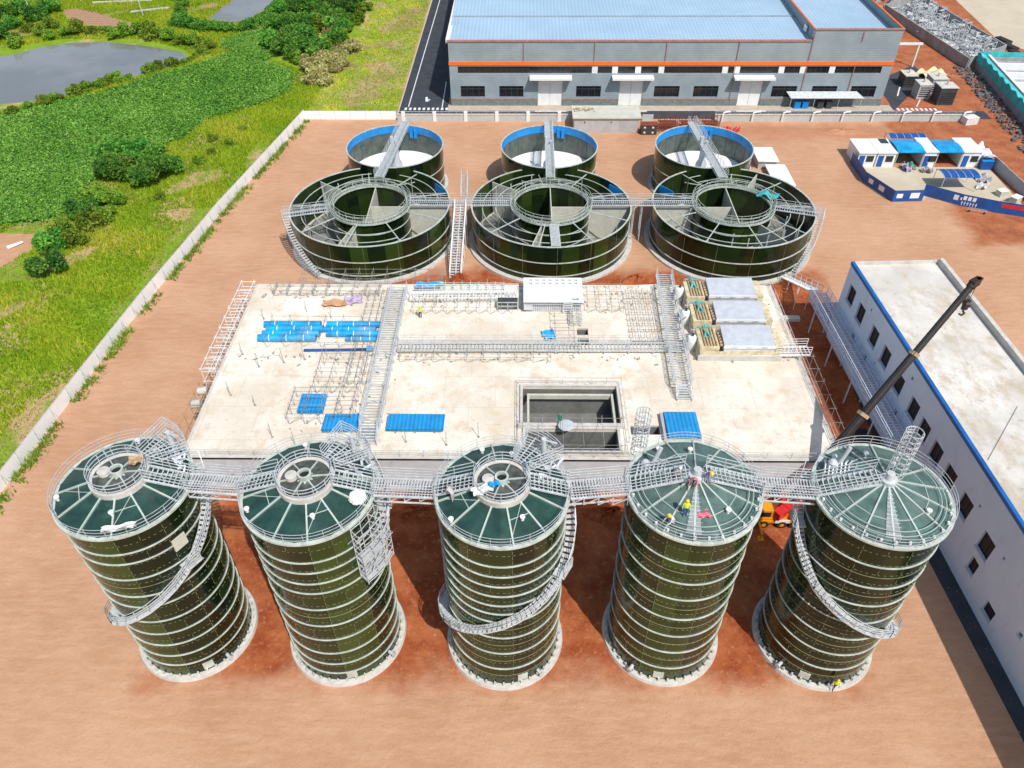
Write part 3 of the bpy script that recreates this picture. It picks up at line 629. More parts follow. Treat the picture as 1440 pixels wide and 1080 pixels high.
        ld.build('ladder', m_galv, lc)
    for a0, z0, a1, z1 in st: stair(root, cx, cy, a0, z0, a1, z1)
    for a0, z0, a1, z1 in st[:1]:
        # support brackets and mid landing
        am = a0+(a1-a0)*.42; zm = z0+(z1-z0)*.42
        x, y, z = P(cx,cy,5.4,am,zm-.12); ln = MB().cbox((x,y,z), (1.0,1.5,.1), R(am)).build('stair_landing', m_galv, root)
        MB().rail([P(cx,cy,5.95,am-6,zm-.05), P(cx,cy,5.95,am+6,zm-.05)], 1.2, 4, .033, .5).build('handrail', m_galv, ln)
        br = MB(); 
        for k in range(12): a = a0+(a1-a0)*k/11; z = z0+(z1-z0)*k/11; br.bar(P(cx,cy,4.88,a,z-.75), P(cx,cy,5.7,a,z-.15), .04)
        br.build('stair_brackets', m_galv, root)
    if i in (0, 1):
        a, z = ((-33, 17.2), (-33, 15.9))[i]; x, y, zc = P(cx,cy,RS+.06,a,z); MB().cbox((x,y,zc), (.10,1.15,1.25), R(a)).build('access_door', m_pale, root)
    x, y, z = P(cx,cy,RS+.02,(-60,-75,-70,-100,-115)[i],1.1); dr = MB().cbox((x,y,z), (.12,.9,.9), R((-60,-75,-70,-100,-115)[i])); dr.build('base_manway', m_ring, root)
    pb = MB(); a = (-40,-30,-52,-128,-140)[i]
    pb.bar(P(cx,cy,4.8,a,.9), P(cx,cy,5.4,a,.9), .16, 10).bar(P(cx,cy,5.3,a,.9), P(cx,cy,5.3,a,.36), .12, 8).bar(P(cx,cy,5.4,a,.9), P(cx,cy,5.46,a,.9), .26, 10)
    pb.build('pipe_stub', m_galv, root, smooth=True)
    return root
R1 = [19.1,17.3,16.1,14.2,12.9,11.6,10.2,8.7,7.2,5.6,4.1,2.7,1.5]
silo(0, 'dark green silo with railed crown nearest the white fence, stair ending low on its left', [18.5,17.3,15.3,13.0,11.5,9.3,7.4,5.6,3.8,2.2], 12, True, [(35,20.0,-128,8.4),(-128,8.4,-246,.4)])
silo(1, 'dark green silo with a messy scaffold landing high on its right side', [18.1,16.8,15.4,14.1,11.8,9.4,7.2,5.0,3.2,1.6], 12, True, [(52,20.2,-42,14.7)])
silo(2, 'dark green silo with railed crown and a stair sweeping down its front from the right', [18.1,16.8,15.5,14.2,12.9,11.7,10.5,8.1,5.6,3.0], 12, True, [(58,20,-150,7.3),(-150,7.3,-268,.4)])
silo(3, 'dark green silo with workers on its roof and no stair on its front', [17.9,15.3,13.1,10.3,7.7,5.1,2.4], 14, False, [])
silo(4, 'dark green silo beside the white building with a stair winding down to the right', [18.0,15.4,13.0,10.5,8.0,5.5,3.0], 14, False, [(-213,20,-139,13.6),(-139,13.6,-62,8.7),(-62,8.7,46,.5)])
# scaffold landing and white bag on silo 2
cx, cy = SIL[1]
t = thing('scaffold_landing', 'tangled galvanised scaffold landing hanging on the right of the second silo', 'scaffold', P(cx,cy,5.6,-28,15.5))
sf = MB(); rg = random.Random(5)
for a in (-44,-34,-24,-14):
    for r in (5.2,6.2): sf.bar(P(cx,cy,r,a,14.6), P(cx,cy,r,a,20.6), .04)
for z in np.arange(14.8, 20.8, .8):
    for r in (5.2,6.2): sf.tube([P(cx,cy,r,a,z) for a in (-44,-34,-24,-14)], .035)
    for a in (-44,-24,-14): sf.bar(P(cx,cy,5.2,a,z), P(cx,cy,6.2,a,z), .03)
for k in range(16):
    a = rg.uniform(-44,-14); b = a+rg.uniform(-12,12); z = rg.uniform(14.8,20); sf.bar(P(cx,cy,rg.choice((5.2,6.2)),a,z), P(cx,cy,6.2,b,z+1.2), .03)
sf.build('frame', m_galv, t)
for z in (14.9, 17.0): 
    d = MB()
    for k in range(8): d.tube([P(cx,cy,5.25+.12*k,a,z) for a in (-44,-34,-24,-14)], .05)
    d.build('deck_boards', m_galv, t)
V, r_ = crown_cards(.55, .8, 7, 40, .2, 0, 3)
bagm = MB()
for k in range(7):
    a = k*.9; bagm.lathe([(0,0),(.3,.08),(.42,.3),(.33,.55),(0,.66)], cx+4.0+.3*math.cos(a), cy-1.2+.3*math.sin(a), 9)
o = bagm.build('white_bag', m_white); o.data.transform(Matrix.Translation((0,0,20.9))); tag(o, 'bunched white bag lying at the roof edge of the second silo', 'bag')
# tarp on silo 3 crown
def cloth(name, cx, cy, z, sx, sy, amp, mat, label, cat, rz=0.0, seed=1, nx=14, ny=10, thick=.03):
    rg = np.random.default_rng(seed); m = MB(); ph = rg.random(8)*6; c, s_ = math.cos(rz), math.sin(rz); pts = []
    for s in (0, 1):
        for i in range(nx+1):
            for j in range(ny+1):
                u, v = (i/nx-.5)*sx, (j/ny-.5)*sy; k = 1+.1*math.sin(3*v/sy*3+ph[0]); h = amp*(.5+.28*math.sin(u*5/sx*2+ph[1])+.25*math.sin(v*6/sy*2+ph[2])+.2*math.sin((u/sx+v/sy)*9+ph[3])); u *= k
                pts.append((cx+u*c-v*s_, cy+u*s_+v*c, z+max(0,h)+thick*(s == 0)))
    n = (nx+1)*(ny+1); F = []
    for i in range(nx):
        for j in range(ny): q = i*(ny+1)+j; F += [(q,q+ny+1,q+ny+2,q+1), (n+q,n+q+1,n+q+ny+2,n+q+ny+1)]
    m._add(pts, F); o = m.build(name, mat, smooth=True); return tag(o, label, cat)
cloth('tarpaulin', SIL[2][0]-1.35, SIL[2][1]-1.15, 22.2, 1.5, .8, .3, m_canvas, 'crumpled pale tarpaulin on the crown of the middle silo', 'tarpaulin', .5)
cloth('tarpaulin', SIL[2][0]-.5, SIL[2][1]-.75, 22.35, .8, .5, .3, m_pipe, 'small blue sheet crumpled on the crown of the middle silo', 'tarpaulin', .3)
cloth('tarpaulin', SIL[0][0]+1.2, SIL[0][1]+.9, 22.3, 1.0, .9, .35, m_wood, 'tan sacking bundled on the crown of the silo nearest the fence', 'sacking', .4)
cloth('tarpaulin', SIL[0][0]+1.4, SIL[0][1]-4.3, 20.95, 2.2, .5, .3, m_canvas, 'pale sheet caught at the front roof rail of the silo nearest the fence', 'tarpaulin', .25)
cloth('tarpaulin', SIL[3][0]+.2, SIL[3][1]-2.9, 21.2, .9, .7, .2, m_pink, 'pink cloth spread on the roof of the silo with workers', 'cloth', .1)
# bridges between silos
bl = ['steel bridge joining the silo nearest the fence to the second silo', 'steel bridge joining the second silo to the middle silo', 'steel bridge joining the middle silo to the silo with workers', 'steel bridge joining the silo with workers to the silo by the white building']
for i in range(4):
    (x0, y0), (x1, y1) = SIL[i], SIL[i+1]; a, b = (x0+5.05, y0+.2, HS+.25), (x1-5.05, y1+.2, HS+.25)
    t = thing('silo_bridge', bl[i], 'bridge', a, 'bridges between silos')
    walkway(t, a, b, 1.7, True, 'deck', .22, railh=1.2, nrail=4)
    gd = MB()
    for sg in (-.85,.85):
        gd.bar((a[0],a[1]+sg,a[2]-.75), (b[0],b[1]+sg,b[2]-.75), .07)
        for k in range(5):
            xa = a[0]+(b[0]-a[0])*k/4; gd.bar((xa,a[1]+sg,a[2]-.75), (xa,a[1]+sg,a[2]), .05)
            if k < 4: gd.bar((xa,a[1]+sg,a[2]-.75), (a[0]+(b[0]-a[0])*(k+1)/4,a[1]+sg,a[2]), .04)
    gd.build('truss', m_galv, t)

# ------------------------------------------------------------------ open tanks
BIG = [(-23.45,106.4),(4.5,106.4),(32.45,106.4)]; RB, HB, RI = 12.2, 6.2, 5.95
def shellwall(root, cx, cy, r, z0, z1, n, rows, name):
    m = MB(); vals = []
    colv = [random.random() for _ in range(n)]
    for c in range(rows):
        for k in range(n):
            v = min(1, colv[k]*.65+random.random()*.25)
            for j in range(3):
                a0 = 360/n*k+360/n*j/3; a1 = a0+120/n; za, zb = z0+(z1-z0)*c/rows, z0+(z1-z0)*(c+1)/rows
                m.quad(P(cx,cy,r,a0,za), P(cx,cy,r,a1,za), P(cx,cy,r,a1,zb), P(cx,cy,r,a0,zb)); vals.append(v)
    k0 = len(m.f)
    for f in list(m.f): 
        q = [m.v[i] for i in f]; q = [(cx+(x-cx)*(r-.06)/r, cy+(y-cy)*(r-.06)/r, z) for x,y,z in q]; m.quad(*q[::-1])
    m.hoop(cx, cy, r-.06, r, z1-.001, z1+.001, 60)
    o = m.build(name, m_shell, root); vals = vals+vals; vals += [.5]*(len(m.f)-len(vals))
    at = o.data.attributes.new('rnd', 'FLOAT', 'FACE'); at.data.foreach_set('value', np.array(vals, np.float32))
    return o
def bigtank(i, label, parts, inner, stairside):
    cx, cy = BIG[i]; root = thing('open_tank', label, 'tank', (cx,cy,0), 'large open round tanks')
    MB().hoop(cx, cy, RB-.4, RB+.75, 0, .38, 72).build('concrete_pad', m_pad, root)
    MB().lathe([(RB-.1,.30),(0,.32)], cx, cy, 64).build('tank_floor', m_floor, root)
    shellwall(root, cx, cy, RB, .38, HB, 30, 4, 'outer_shell')
    for z in (1.25, 3.5): MB().hoop(cx, cy, RB, RB+.12, z-.06, z+.06, 80).build('stiffener_ring', m_ring, root)
    MB().hoop(cx, cy, RB-.08, RB+.14, HB-.02, HB+.1, 80).build('top_rim', m_ring, root)
    for k in range(15):
        a = k*24+9; MB().bar(P(cx,cy,RB+.012,a,.45), P(cx,cy,RB+.012,a,HB-.1), .022).build('seam_strip', m_seam, root)
    shellwall(root, cx, cy, RI, .32, HB+.1, 18, 4, 'inner_shell')
    for z in (2.2, 4.3): MB().hoop(cx, cy, RI, RI+.1, z-.05, z+.05, 60).build('stiffener_ring', m_ring, root)
    # ring walkway with rails round the inner tank
    rw = MB().hoop(cx, cy, RI-.35, RI-.28, HB-.1, HB+.2, 56).hoop(cx, cy, RI+.28, RI+.36, HB-.1, HB+.22, 56)
    for k in range(90): rw.bar(P(cx,cy,RI-.3,k*4,HB+.12), P(cx,cy,RI+.32,k*4,HB+.12), .05)
    ro = rw.build('ring_walkway', m_ring, root)
    for r in (RI-.32, RI+.32):
        h = MB()
        for z in (.55,1.1): h.circ(cx, cy, r, HB+.15+z, .034, 48)
        for k in range(24): h.bar(P(cx,cy,r,k*15,HB+.1), P(cx,cy,r,k*15,HB+1.25), .034)
        h.build('handrail', m_ring, ro)
    for k in range(9):
        a = parts[0]+20+k*40; b_ = MB().bar(P(cx,cy,RI+.3,a,HB-.05), P(cx,cy,RB-.05,a,HB-.35), .09)
        b_.bar(P(cx,cy,RB-1.6,a,HB-.3), P(cx,cy,RB-1.6,a,.35), .06); b_.build('radial_beam', m_ring, root)
    for rr, zz_ in ((RB-1.6,HB-.28),(RB-3.6,HB-.2)): MB().circ(cx, cy, rr, zz_, .07, 60, R(parts[0]+12), R(parts[0]+300)).build('ring_pipe', m_ring, root)
    for k, a in enumerate(parts):
        d = R(a); n_ = (-math.sin(d)*.07, math.cos(d)*.07); q0, q1 = P(cx,cy,RI+.02,a,0), P(cx,cy,RB-.08,a,0)
        MB().poly([(q0[0]-n_[0],q0[1]-n_[1]),(q1[0]-n_[0],q1[1]-n_[1]),(q1[0]+n_[0],q1[1]+n_[1]),(q0[0]+n_[0],q0[1]+n_[1])], .32, HB-.25).build('partition_wall', m_pale, root)
    sg = inner
    ip = MB().box(cx-.07, cx+.07, cy-RI+.1, cy+RI-.1, .32, HB-.15)
    if sg > 0: ip.box(cx+.072, cx+RI-.1, cy-.07, cy+.07, .32, HB-.4)
    else: ip.box(cx-RI+.1, cx-.072, cy-.07, cy+.07, .32, HB-.4)
    ip.build('inner_partition', m_pale, root)
    for k in range(7):
        a = parts[0]+80+k*13; x, y, z = P(cx,cy,8.2+1.2*(k%3),a,0); MB().bar((x,y,.35), (x,y,HB-.2), .09, 6).build('riser_pipe', m_galv, root, smooth=True)
    for rr in (8.0, 9.2, 10.4): MB().circ(cx, cy, rr, .8, .09, 30, R(parts[-1]-60), R(parts[-1]+20)).build('floor_pipe', m_galv, root)
    if stairside:
        a0, a1 = (196, 240) if stairside < 0 else (-14, -52)
        stair(root, cx, cy, a0, HB+.1, a1, .3, 'outer_stair', RB+.15, RB+1.1)
        walkway(root, P(cx,cy,RB+.9,a0,HB+.2), P(cx,cy,RI+.3,a0 if stairside < 0 else a0+4,HB+.2), 1.1, True, 'radial_walkway')
    return root
bigtank(0, 'large open dark green tank with a steep stair on its left flank', [0,140,255], 1, -1)
bigtank(1, 'large open dark green tank in the centre, behind the white hut', [0,140,255], 1, 0)
bigtank(2, 'large open dark green tank with a teal sheet inside and stair on its right', [180,60,300], -1, 1)
cloth('net_sheet', 38.2, 108.4, HB+.35, 3.0, 1.6, .7, m_teal, 'teal net sheet hung over the inner ring of the right open tank', 'net', -.5, 4)
x, y, z = 34.3, 106.4, 0
# short grating walkway on the centre tank front
t = thing('tank_footbridge', 'short grey footbridge from the front rim of the centre tank to its inner ring', 'footbridge', (5.0,94.3,HB+.2))
walkway(t, (4.9,94.4,HB+.2), (4.75,100.2,HB+.25), 1.25, False, 'deck', .2)
# blue bundles on tank rims
for bx, by, lb in ((-13.6,112.6,'blue sheets leaning on the inner far right of the left tank'),(14.4,112.4,'blue sheets leaning inside the far right of the centre tank'),(22.4,112.2,'blue sheets leaning at the far left rim of the right tank')):
    m = MB()
    for k in range(4): m.cbox((bx+.35*k,by-.4*k,HB-.6), (.08,1.3,1.3), .75, .12)
    tag(m.build('blue_sheets', m_blue), lb, 'sheets')
SMALL = [(-21.75,124.4),(4.6,124.4),(30.95,124.4)]; RSM, HSM = 8.15, 7.3
sl = ['small open tank with a blue inner band, behind the left large tank', 'small open tank with a blue inner band, behind the centre large tank', 'small open tank with a blue inner band, behind the right large tank']
for i in range(3):
    cx, cy = SMALL[i]; root = thing('settling_tank', sl[i], 'tank', (cx,cy,0), 'small settling tanks')
    MB().hoop(cx, cy, RSM-.3, RSM+.55, 0, .35, 64).build('concrete_pad', m_pad, root)
    shellwall(root, cx, cy, RSM, .35, HSM, 22, 4, 'shell')
    for z in (2.0, 4.3): MB().hoop(cx, cy, RSM, RSM+.11, z-.055, z+.055, 64).build('stiffener_ring', m_ring, root)
    MB().hoop(cx, cy, RSM-.06, RSM+.12, HSM-.02, HSM+.1, 64).build('top_rim', m_ring, root)
    ln = MB().lathe([(RSM-.068,1.0),(RSM-.068,HSM-.1)], cx, cy, 66).build('inner_lining', m_lining, root, smooth=True); lj = MB()
    for k in range(22): lj.bar(P(cx,cy,RSM-.085,k*360/22,2.0), P(cx,cy,RSM-.085,k*360/22,HSM-.1), .03)
    lj.build('lining_joint', m_dgrey, ln)
    MB().hoop(cx, cy, RSM-.16, RSM-.07, HSM-1.25, HSM-.05, 64).build('blue_band', m_blue, root, smooth=True)
    MB().lathe([(RSM-.1,2.6),(1.0,1.9),(0,1.8)], cx, cy, 56).build('white_bed', m_slud, root, smooth=True)
    MB().lathe([(1.05,1.9),(.95,4.2),(.6,4.8),(.5,HSM)], cx, cy, 24).build('centre_column', m_silver, root, smooth=True)
    lb = MB()
    for k in range(2): lb.cbox(P(cx,cy,RSM-.35,70+k*6,HSM-1.2), (.4,.5,1.6), R(70))
    lb.build('inlet_box', m_blue, root)
    bx, by = BIG[i]; d = Vector((cx-bx, cy-by, 0)).normalized(); p0 = Vector((bx,by,0))+d*(RI+.3); p1 = Vector((cx,cy,0))+d*(RSM+.8)
    br = thing('tank_bridge', ('railed steel bridge running from the left large tank across the small tank behind it','railed steel bridge running straight back from the centre large tank across the small tank','railed steel bridge slanting from the right large tank across the small tank behind it')[i], 'bridge', (p0.x,p0.y,HSM+.35), 'bridges over the small tanks')
    walkway(br, (p0.x,p0.y,HSM+.35), (p1.x,p1.y,HSM+.4), 1.35, True, 'deck', .25)
    sd_ = Vector((-d.y,d.x,0)); tr_ = MB()
    for sg in (-.68,.68):
        n_ = 14
        for k in range(n_):
            a, b = p0+(p1-p0)*(k/n_)+sd_*sg, p0+(p1-p0)*((k+1)/n_)+sd_*sg; tr_.bar((a.x,a.y,HSM-.15), (b.x,b.y,HSM-.15), .05).bar((a.x,a.y,HSM-.15 if k%2 else HSM+.3), (b.x,b.y,HSM+.3 if k%2 else HSM-.15), .035)
    tr_.build('truss', m_galv, br)
    e = p1; MB().bar((cx-.5,cy+.4,HSM+.4), (cx-.5,cy+.4,HSM+1.5), .28, 10).bar((cx+.35,cy-.2,HSM+.4), (cx+.35,cy-.2,HSM+1.0), .3, 10).build('drive_unit', m_silver, br, smooth=True)
    el = MB()
    for sx in (-.3,.3): el.bar((e.x+sx,e.y,0), (e.x+sx,e.y,HSM+1.4), .045)
    for z in np.arange(.4, HSM+.2, .4): el.bar((e.x-.3,e.y,z), (e.x+.3,e.y,z), .03)
    for k in range(4): el.bar((e.x+.3,e.y,HSM+1.4-.35*k), (e.x+1.6+.3*k,e.y-1.0,HSM+.9-.35*k), .03)
    el.build('end_ladder', m_galv, br)
# cross walkway over the three large tanks
t = thing('cross_walkway', 'long railed steel walkway crossing the tops of the three large open tanks', 'walkway', (-17.2,106.5,HB+.35))
walkway(t, (-17.2,106.55,HB+.3), (-1.8,106.55,HB+.3), 1.5, True, 'deck', .3); walkway(t, (10.8,106.55,HB+.3), (26.2,106.55,HB+.3), 1.5, True, 'deck', .3)
for x in (-9.9,17.9):
    lg = MB(); 
    for sx in (-.6,.6): lg.bar((x+sx,106.0,0), (x+sx,106.0,HB+.2), .09).bar((x+sx,107.1,0), (x+sx,107.1,HB+.2), .09)
    lg.build('trestle', m_galv, t)
# stair between left and centre tanks
t = thing('access_stair', 'long white steel stair climbing between the left and centre open tanks', 'stair', (-9.8,96.2,0))
s = MB(); h = MB()
p0, p1 = Vector((-9.9,95.6,.1)), Vector((-9.4,105.7,HB+.3))
for k in range(28):
    c = p0+(p1-p0)*(k/27); s.box(c.x-.85,c.x+.85,c.y-.13,c.y+.13,c.z-.05,c.z)
for sg in (-.85,0,.85): s.bar(p0+Vector((sg,0,-.1)), p1+Vector((sg,0,-.1)), .1)
s.build('treads', m_galv, t)
for sg in (-.85,.85):
    h = MB()
    for z in (.4,.75,1.1): h.bar(p0+Vector((sg,0,z)), p1+Vector((sg,0,z)), .04)
    for k in range(10): c = p0+(p1-p0)*(k/9)+Vector((sg,0,0)); h.bar(c, c+Vector((0,0,1.1)), .04)
    h.build('handrail', m_white, t)
lg = MB()
for k in (3,5,7,9):
    c = p0+(p1-p0)*(k/9.5)
    for sg in (-.85,.85): lg.bar((c.x+sg,c.y,0), (c.x+sg,c.y,c.z), .06)
    lg.bar((c.x-.85,c.y,.2), (c.x+.85,c.y,c.z-.2), .04)
lg.build('stair_supports', m_white, t)
t = thing('cable_rack', 'narrow pale cable rack running back from the stair between the tanks', 'cable rack', (-8.9,107.6,0))
walkway(t, (-9.0,107.5,HB+.3), (-9.2,113.5,HB+1.2), .95, True, 'deck', .5)
lg = MB()
for y in (109.5,113.3):
    for sx in (-.45,.45): lg.bar((-9.1+sx,y,0), (-9.1+sx,y,HB+.8), .06)
lg.build('leg', m_galv, t)

# ------------------------------------------------------------------ concrete tank block with its deck
ZD = 5.23; PX0, PX1, PY0, PY1 = -36.0, 33.6, 54.7, 86.4
HOLES = [(.2,11.0,59.75,65.8),(.5,10.5,55.7,58.9),(7.0,8.4,75.5,76.9),(7.0,8.4,73.6,75.0),(12.0,15.2,58.3,59.7)]
t = thing('treatment_block', 'huge low concrete tank block with a cream deck and open pits', 'concrete block', ((PX0+PX1)/2,(PY0+PY1)/2,0))
MB().holed(PX0, PX1, PY0, PY1, HOLES, lambda u,v,w_: (u,v,ZD-w_), .25).build('deck', m_deck, t)
wb = MB()
for a, b in (((PX0,PY0),(PX1,PY0)),((PX1,PY0),(PX1,PY1)),((PX1,PY1),(PX0,PY1)),((PX0,PY1),(PX0,PY0))):
    wb.quad((*a,0),(*b,0),(*b,ZD-.22),(*a,ZD-.22))
wb.build('wall', m_front, t)
MB().quad((PX0-.12,PY0-.14,ZD-.2),(PX1+.12,PY0-.14,ZD-.2),(PX1+.12,PY0-.14,ZD+.012),(PX0-.12,PY0-.14,ZD+.012)).box(PX0-.12,PX1+.12,PY0-.14,PY0+.25,ZD-.22,ZD+.015).box(PX0-.12,PX0+.2,PY0+.25,PY1,ZD-.22,ZD+.015).box(PX1-.2,PX1+.12,PY0+.25,PY1,ZD-.22,ZD+.015).build('coping', m_pad, t)
for k, h in enumerate(HOLES):
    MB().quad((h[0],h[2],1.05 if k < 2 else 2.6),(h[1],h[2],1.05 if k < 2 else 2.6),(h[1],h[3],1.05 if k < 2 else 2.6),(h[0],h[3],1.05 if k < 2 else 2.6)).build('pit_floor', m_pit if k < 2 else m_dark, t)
for k, h in enumerate(HOLES):
    zf = 1.05 if k < 2 else 2.6; pw = MB()
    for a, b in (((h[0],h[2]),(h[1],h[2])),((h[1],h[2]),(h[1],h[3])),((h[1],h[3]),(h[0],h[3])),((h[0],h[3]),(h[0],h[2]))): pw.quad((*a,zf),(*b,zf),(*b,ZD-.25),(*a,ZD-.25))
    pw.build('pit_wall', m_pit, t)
kb = MB()
for h in HOLES[:2]:
    for x0, x1, y0, y1 in ((h[0]-.3,h[0]-.002,h[2]-.3,h[3]+.3),(h[1]+.002,h[1]+.3,h[2]-.3,h[3]+.3),(h[0],h[1],h[3]+.002,h[3]+.3),(h[0],h[1],h[2]-.3,h[2]-.002)): kb.box(x0,x1,y0,y1,ZD+.003,ZD+.28)
kb.build('pit_kerb', m_pad, t)
il = MB(); il.box(.9,10.4,59.76,60.0,ZD-2.2,ZD-.25).box(.9,10.4,65.2,65.5,ZD-1.3,ZD-.7).box(10.4,10.65,59.8,65.4,ZD-1.3,ZD-.6).box(.7,.95,59.8,65.4,ZD-1.3,ZD-.6)
il.build('pit_launder', m_pale, t)
st_ = MB()
for k in range(5): st_.box(-35+k*17+.2*k, -35+k*17+.5+.2*k, PY0-.02, PY0-.003, .1, ZD-.3)
st_.build('wall_joints', m_pad, t)
# buttress upstand near the right pit and blue lid
t = thing('hatch_house', 'low concrete hatch box with blue sheets over it, beside the small square opening', 'hatch', (17.2,59.2,ZD))
MB().box(15.4,19.4,57.2,61.2,ZD,ZD+.55).build('wall', m_wallc, t)
MB().cbox((17.55,59.1,ZD+.72),(3.5,4.0,.26),0,-.05).build('blue_cover', m_sheet, t)
def rails_on(name, label, pts, h=1.05, step=2.0, n=2, r=.03, mat=None):
    o = MB().rail(pts, h, n, r, step).build(name, mat or m_galv); return tag(o, label, 'railing')
rails_on('guard_rail', 'thin pole railing along the front edge of the cream deck', [(PX0+.1,PY0+.1,ZD),(PX1-.1,PY0+.1,ZD)], 1.0, 2.6, 2, .03, m_rust and m_galv)
rails_on('guard_rail', 'thin pole railing along the right edge of the cream deck', [(PX1-.1,PY0+.3,ZD),(PX1-.1,PY1-.3,ZD)], 1.0, 2.6, 2, .03)
rails_on('guard_rail', 'rail round the open pits in the deck', [(-.3,55.2,ZD),(-.3,66.3,ZD),(11.6,66.3,ZD),(11.6,55.2,ZD),(-.3,55.2,ZD)], 1.05, 1.8, 2, .03)
def blue_stack(x0, x1, y0, y1, label, k=6, rz=0.0):
    t = thing('sheet_stack', label, 'sheet stack', ((x0+x1)/2,(y0+y1)/2,ZD), 'stacks of blue sheets on the deck')
    m = MB(); rg = random.Random(int(x0*7))
    for j in range(k): m.cbox(((x0+x1)/2+rg.uniform(-.12,.12),(y0+y1)/2+rg.uniform(-.12,.12),ZD+.2+j*.085),(x1-x0,y1-y0,.07),rz+rg.uniform(-.02,.02))
    m.build('sheets', m_sheet, t)
    b = MB()
    for f in (.15,.5,.85): b.box(x0+(x1-x0)*f-.07, x0+(x1-x0)*f+.07, y0-.1, y1+.1, ZD+.003, ZD+.155)
    b.build('battens', m_wood, t); return t
blue_stack(-25.0,-22.2,61.2,63.9,'small square stack of blue sheets, furthest left on the deck')
blue_stack(-21.7,-17.9,58.3,60.7,'stack of blue sheets left of the foot of the long deck walkway')
blue_stack(-14.6,-8.5,58.4,60.7,'longest stack of blue sheets, right of the foot of the long deck walkway')
# blue pipes
pl = ['blue plastic pipe in the left bundle, %s from the back' % s for s in ('first','second','third','fourth')]+['blue plastic pipe in the right bundle, %s from the back' % s for s in ('first','second','third','fourth')]
for i in range(8):
    x0, x1 = ((-32.6,-25.4) if i < 4 else (-24.9,-18.1)); y = 76.9-.92*(i%4); off = [0,.5,.2,-.1,.3,-.2,.6,.1][i]; rr = [.42,.44,.4,.44,.42,.36,.40,.30][i]
    if i == 7: x0 += 3
    t = thing('blue_pipe', pl[i], 'pipe', ((x0+x1)/2,y,ZD), 'blue pipes on the deck')
    m = MB(); a, b = (x0+off,y,ZD+rr+.05), (x1+off,y+.04,ZD+rr+.05)
    m.bar(a, b, rr, 16); m.build('barrel', m_pipe, t, smooth=True)
    MB().bar((b[0]+.002,b[1],b[2]), (b[0]+.03,b[1],b[2]), rr*.88, 16).build('pipe_end', m_dkblue, t)
    bd = MB()
    for f in (.2,.5,.8): c = x0+off+(x1-x0)*f; bd.bar((c-.04,y,ZD+rr+.05), (c+.04,y,ZD+rr+.05), rr+.012, 16)
    bd.build('strap', m_white, t, smooth=True)
t = thing('blue_pipe', 'single thin dark blue pipe lying in front of the pipe bundles', 'pipe', (-22,72.2,ZD), None)
MB().bar((-26.6,72.1,ZD+.2), (-18.6,72.3,ZD+.2), .17, 12).build('barrel', m_dkblue, t, smooth=True)
MB().bar((-18.9,72.25,ZD+.35), (-18.2,72.3,ZD+.35), .36, 14).build('flange', m_pipe, t, smooth=True)
# long raised walkways over the deck
def deck_walk(label, p, q, wd, z, name='deck_walkway', step=.45, nl=6, cross=True, mat=None):
    t = thing(name, label, 'walkway', (p[0],p[1],ZD)); walkway(t, (*p,ZD+z), (*q,ZD+z), wd, True, 'deck', step, mat=mat, nrail=3)
    d = Vector((q[0]-p[0],q[1]-p[1],0)); L = d.length; d.normalize(); s_ = Vector((-d.y,d.x,0))*wd/2
    for k in range(nl):
        c = Vector((p[0],p[1],0))+d*(L*(k+.5)/nl); m = MB()
        for sg in (-1,1): a = c+s_*sg; m.bar((a.x,a.y,ZD), (a.x,a.y,ZD+z), .06)
        if cross: a, b = c-s_, c+s_; m.bar((a.x,a.y,ZD+.1), (b.x,b.y,ZD+z-.1), .035)
        m.build('leg', mat or m_galv, t)
    return t
deck_walk('long raised steel walkway running up the left half of the deck', (-16.4,58.4), (-16.3,84.4), 2.1, .9, nl=9)
deck_walk('raised steel walkway on the right of the deck beside the three presses', (18.6,65.4), (19.3,87.6), 2.0, .9, nl=7)
deck_walk('low steel walkway crossing the middle of the deck', (-15,72.4), (20.4,72.6), 1.5, .7, nl=12)
deck_walk('short railed platform at the right edge of the deck in front of the presses', (27.6,71.5), (34.6,71.7), 1.6, .9, nl=3, mat=m_white)
deck_walk('short pale pipe rack crossing the back of the deck left of the white hut', (-14.6,82.6), (-.4,82.9), 1.4, 1.0, nl=6, mat=m_white)
def stairs_down(label, x, y, wd, z, dy):
    t = thing('deck_stair', label, 'stair', (x,y,ZD)); m = MB(); h = MB()
    for k in range(6): m.box(x-wd/2,x+wd/2,y+dy*k/6-.12,y+dy*k/6+.12,ZD+z*(1-k/6)-.05,ZD+z*(1-k/6))
    for sg in (-wd/2,wd/2):
        m.bar((x+sg,y,ZD+z), (x+sg,y+dy,ZD+.05), .07)
        h = MB()
        for q in (.6,1.1): h.bar((x+sg,y,ZD+z+q), (x+sg,y+dy,ZD+q), .035)
        for k in range(3): h.bar((x+sg,y+dy*k/2,ZD+z*(1-k/2)), (x+sg,y+dy*k/2,ZD+z*(1-k/2)+1.1), .035)
        h.build('handrail', m_galv, t)
    m.build('treads', m_galv, t)
stairs_down('short steel steps at the front end of the long left deck walkway', -16.4, 58.3, 1.9, .9, -1.9)
stairs_down('short steel steps at the front end of the walkway beside the presses', 18.6, 65.3, 1.7, .9, -1.7)
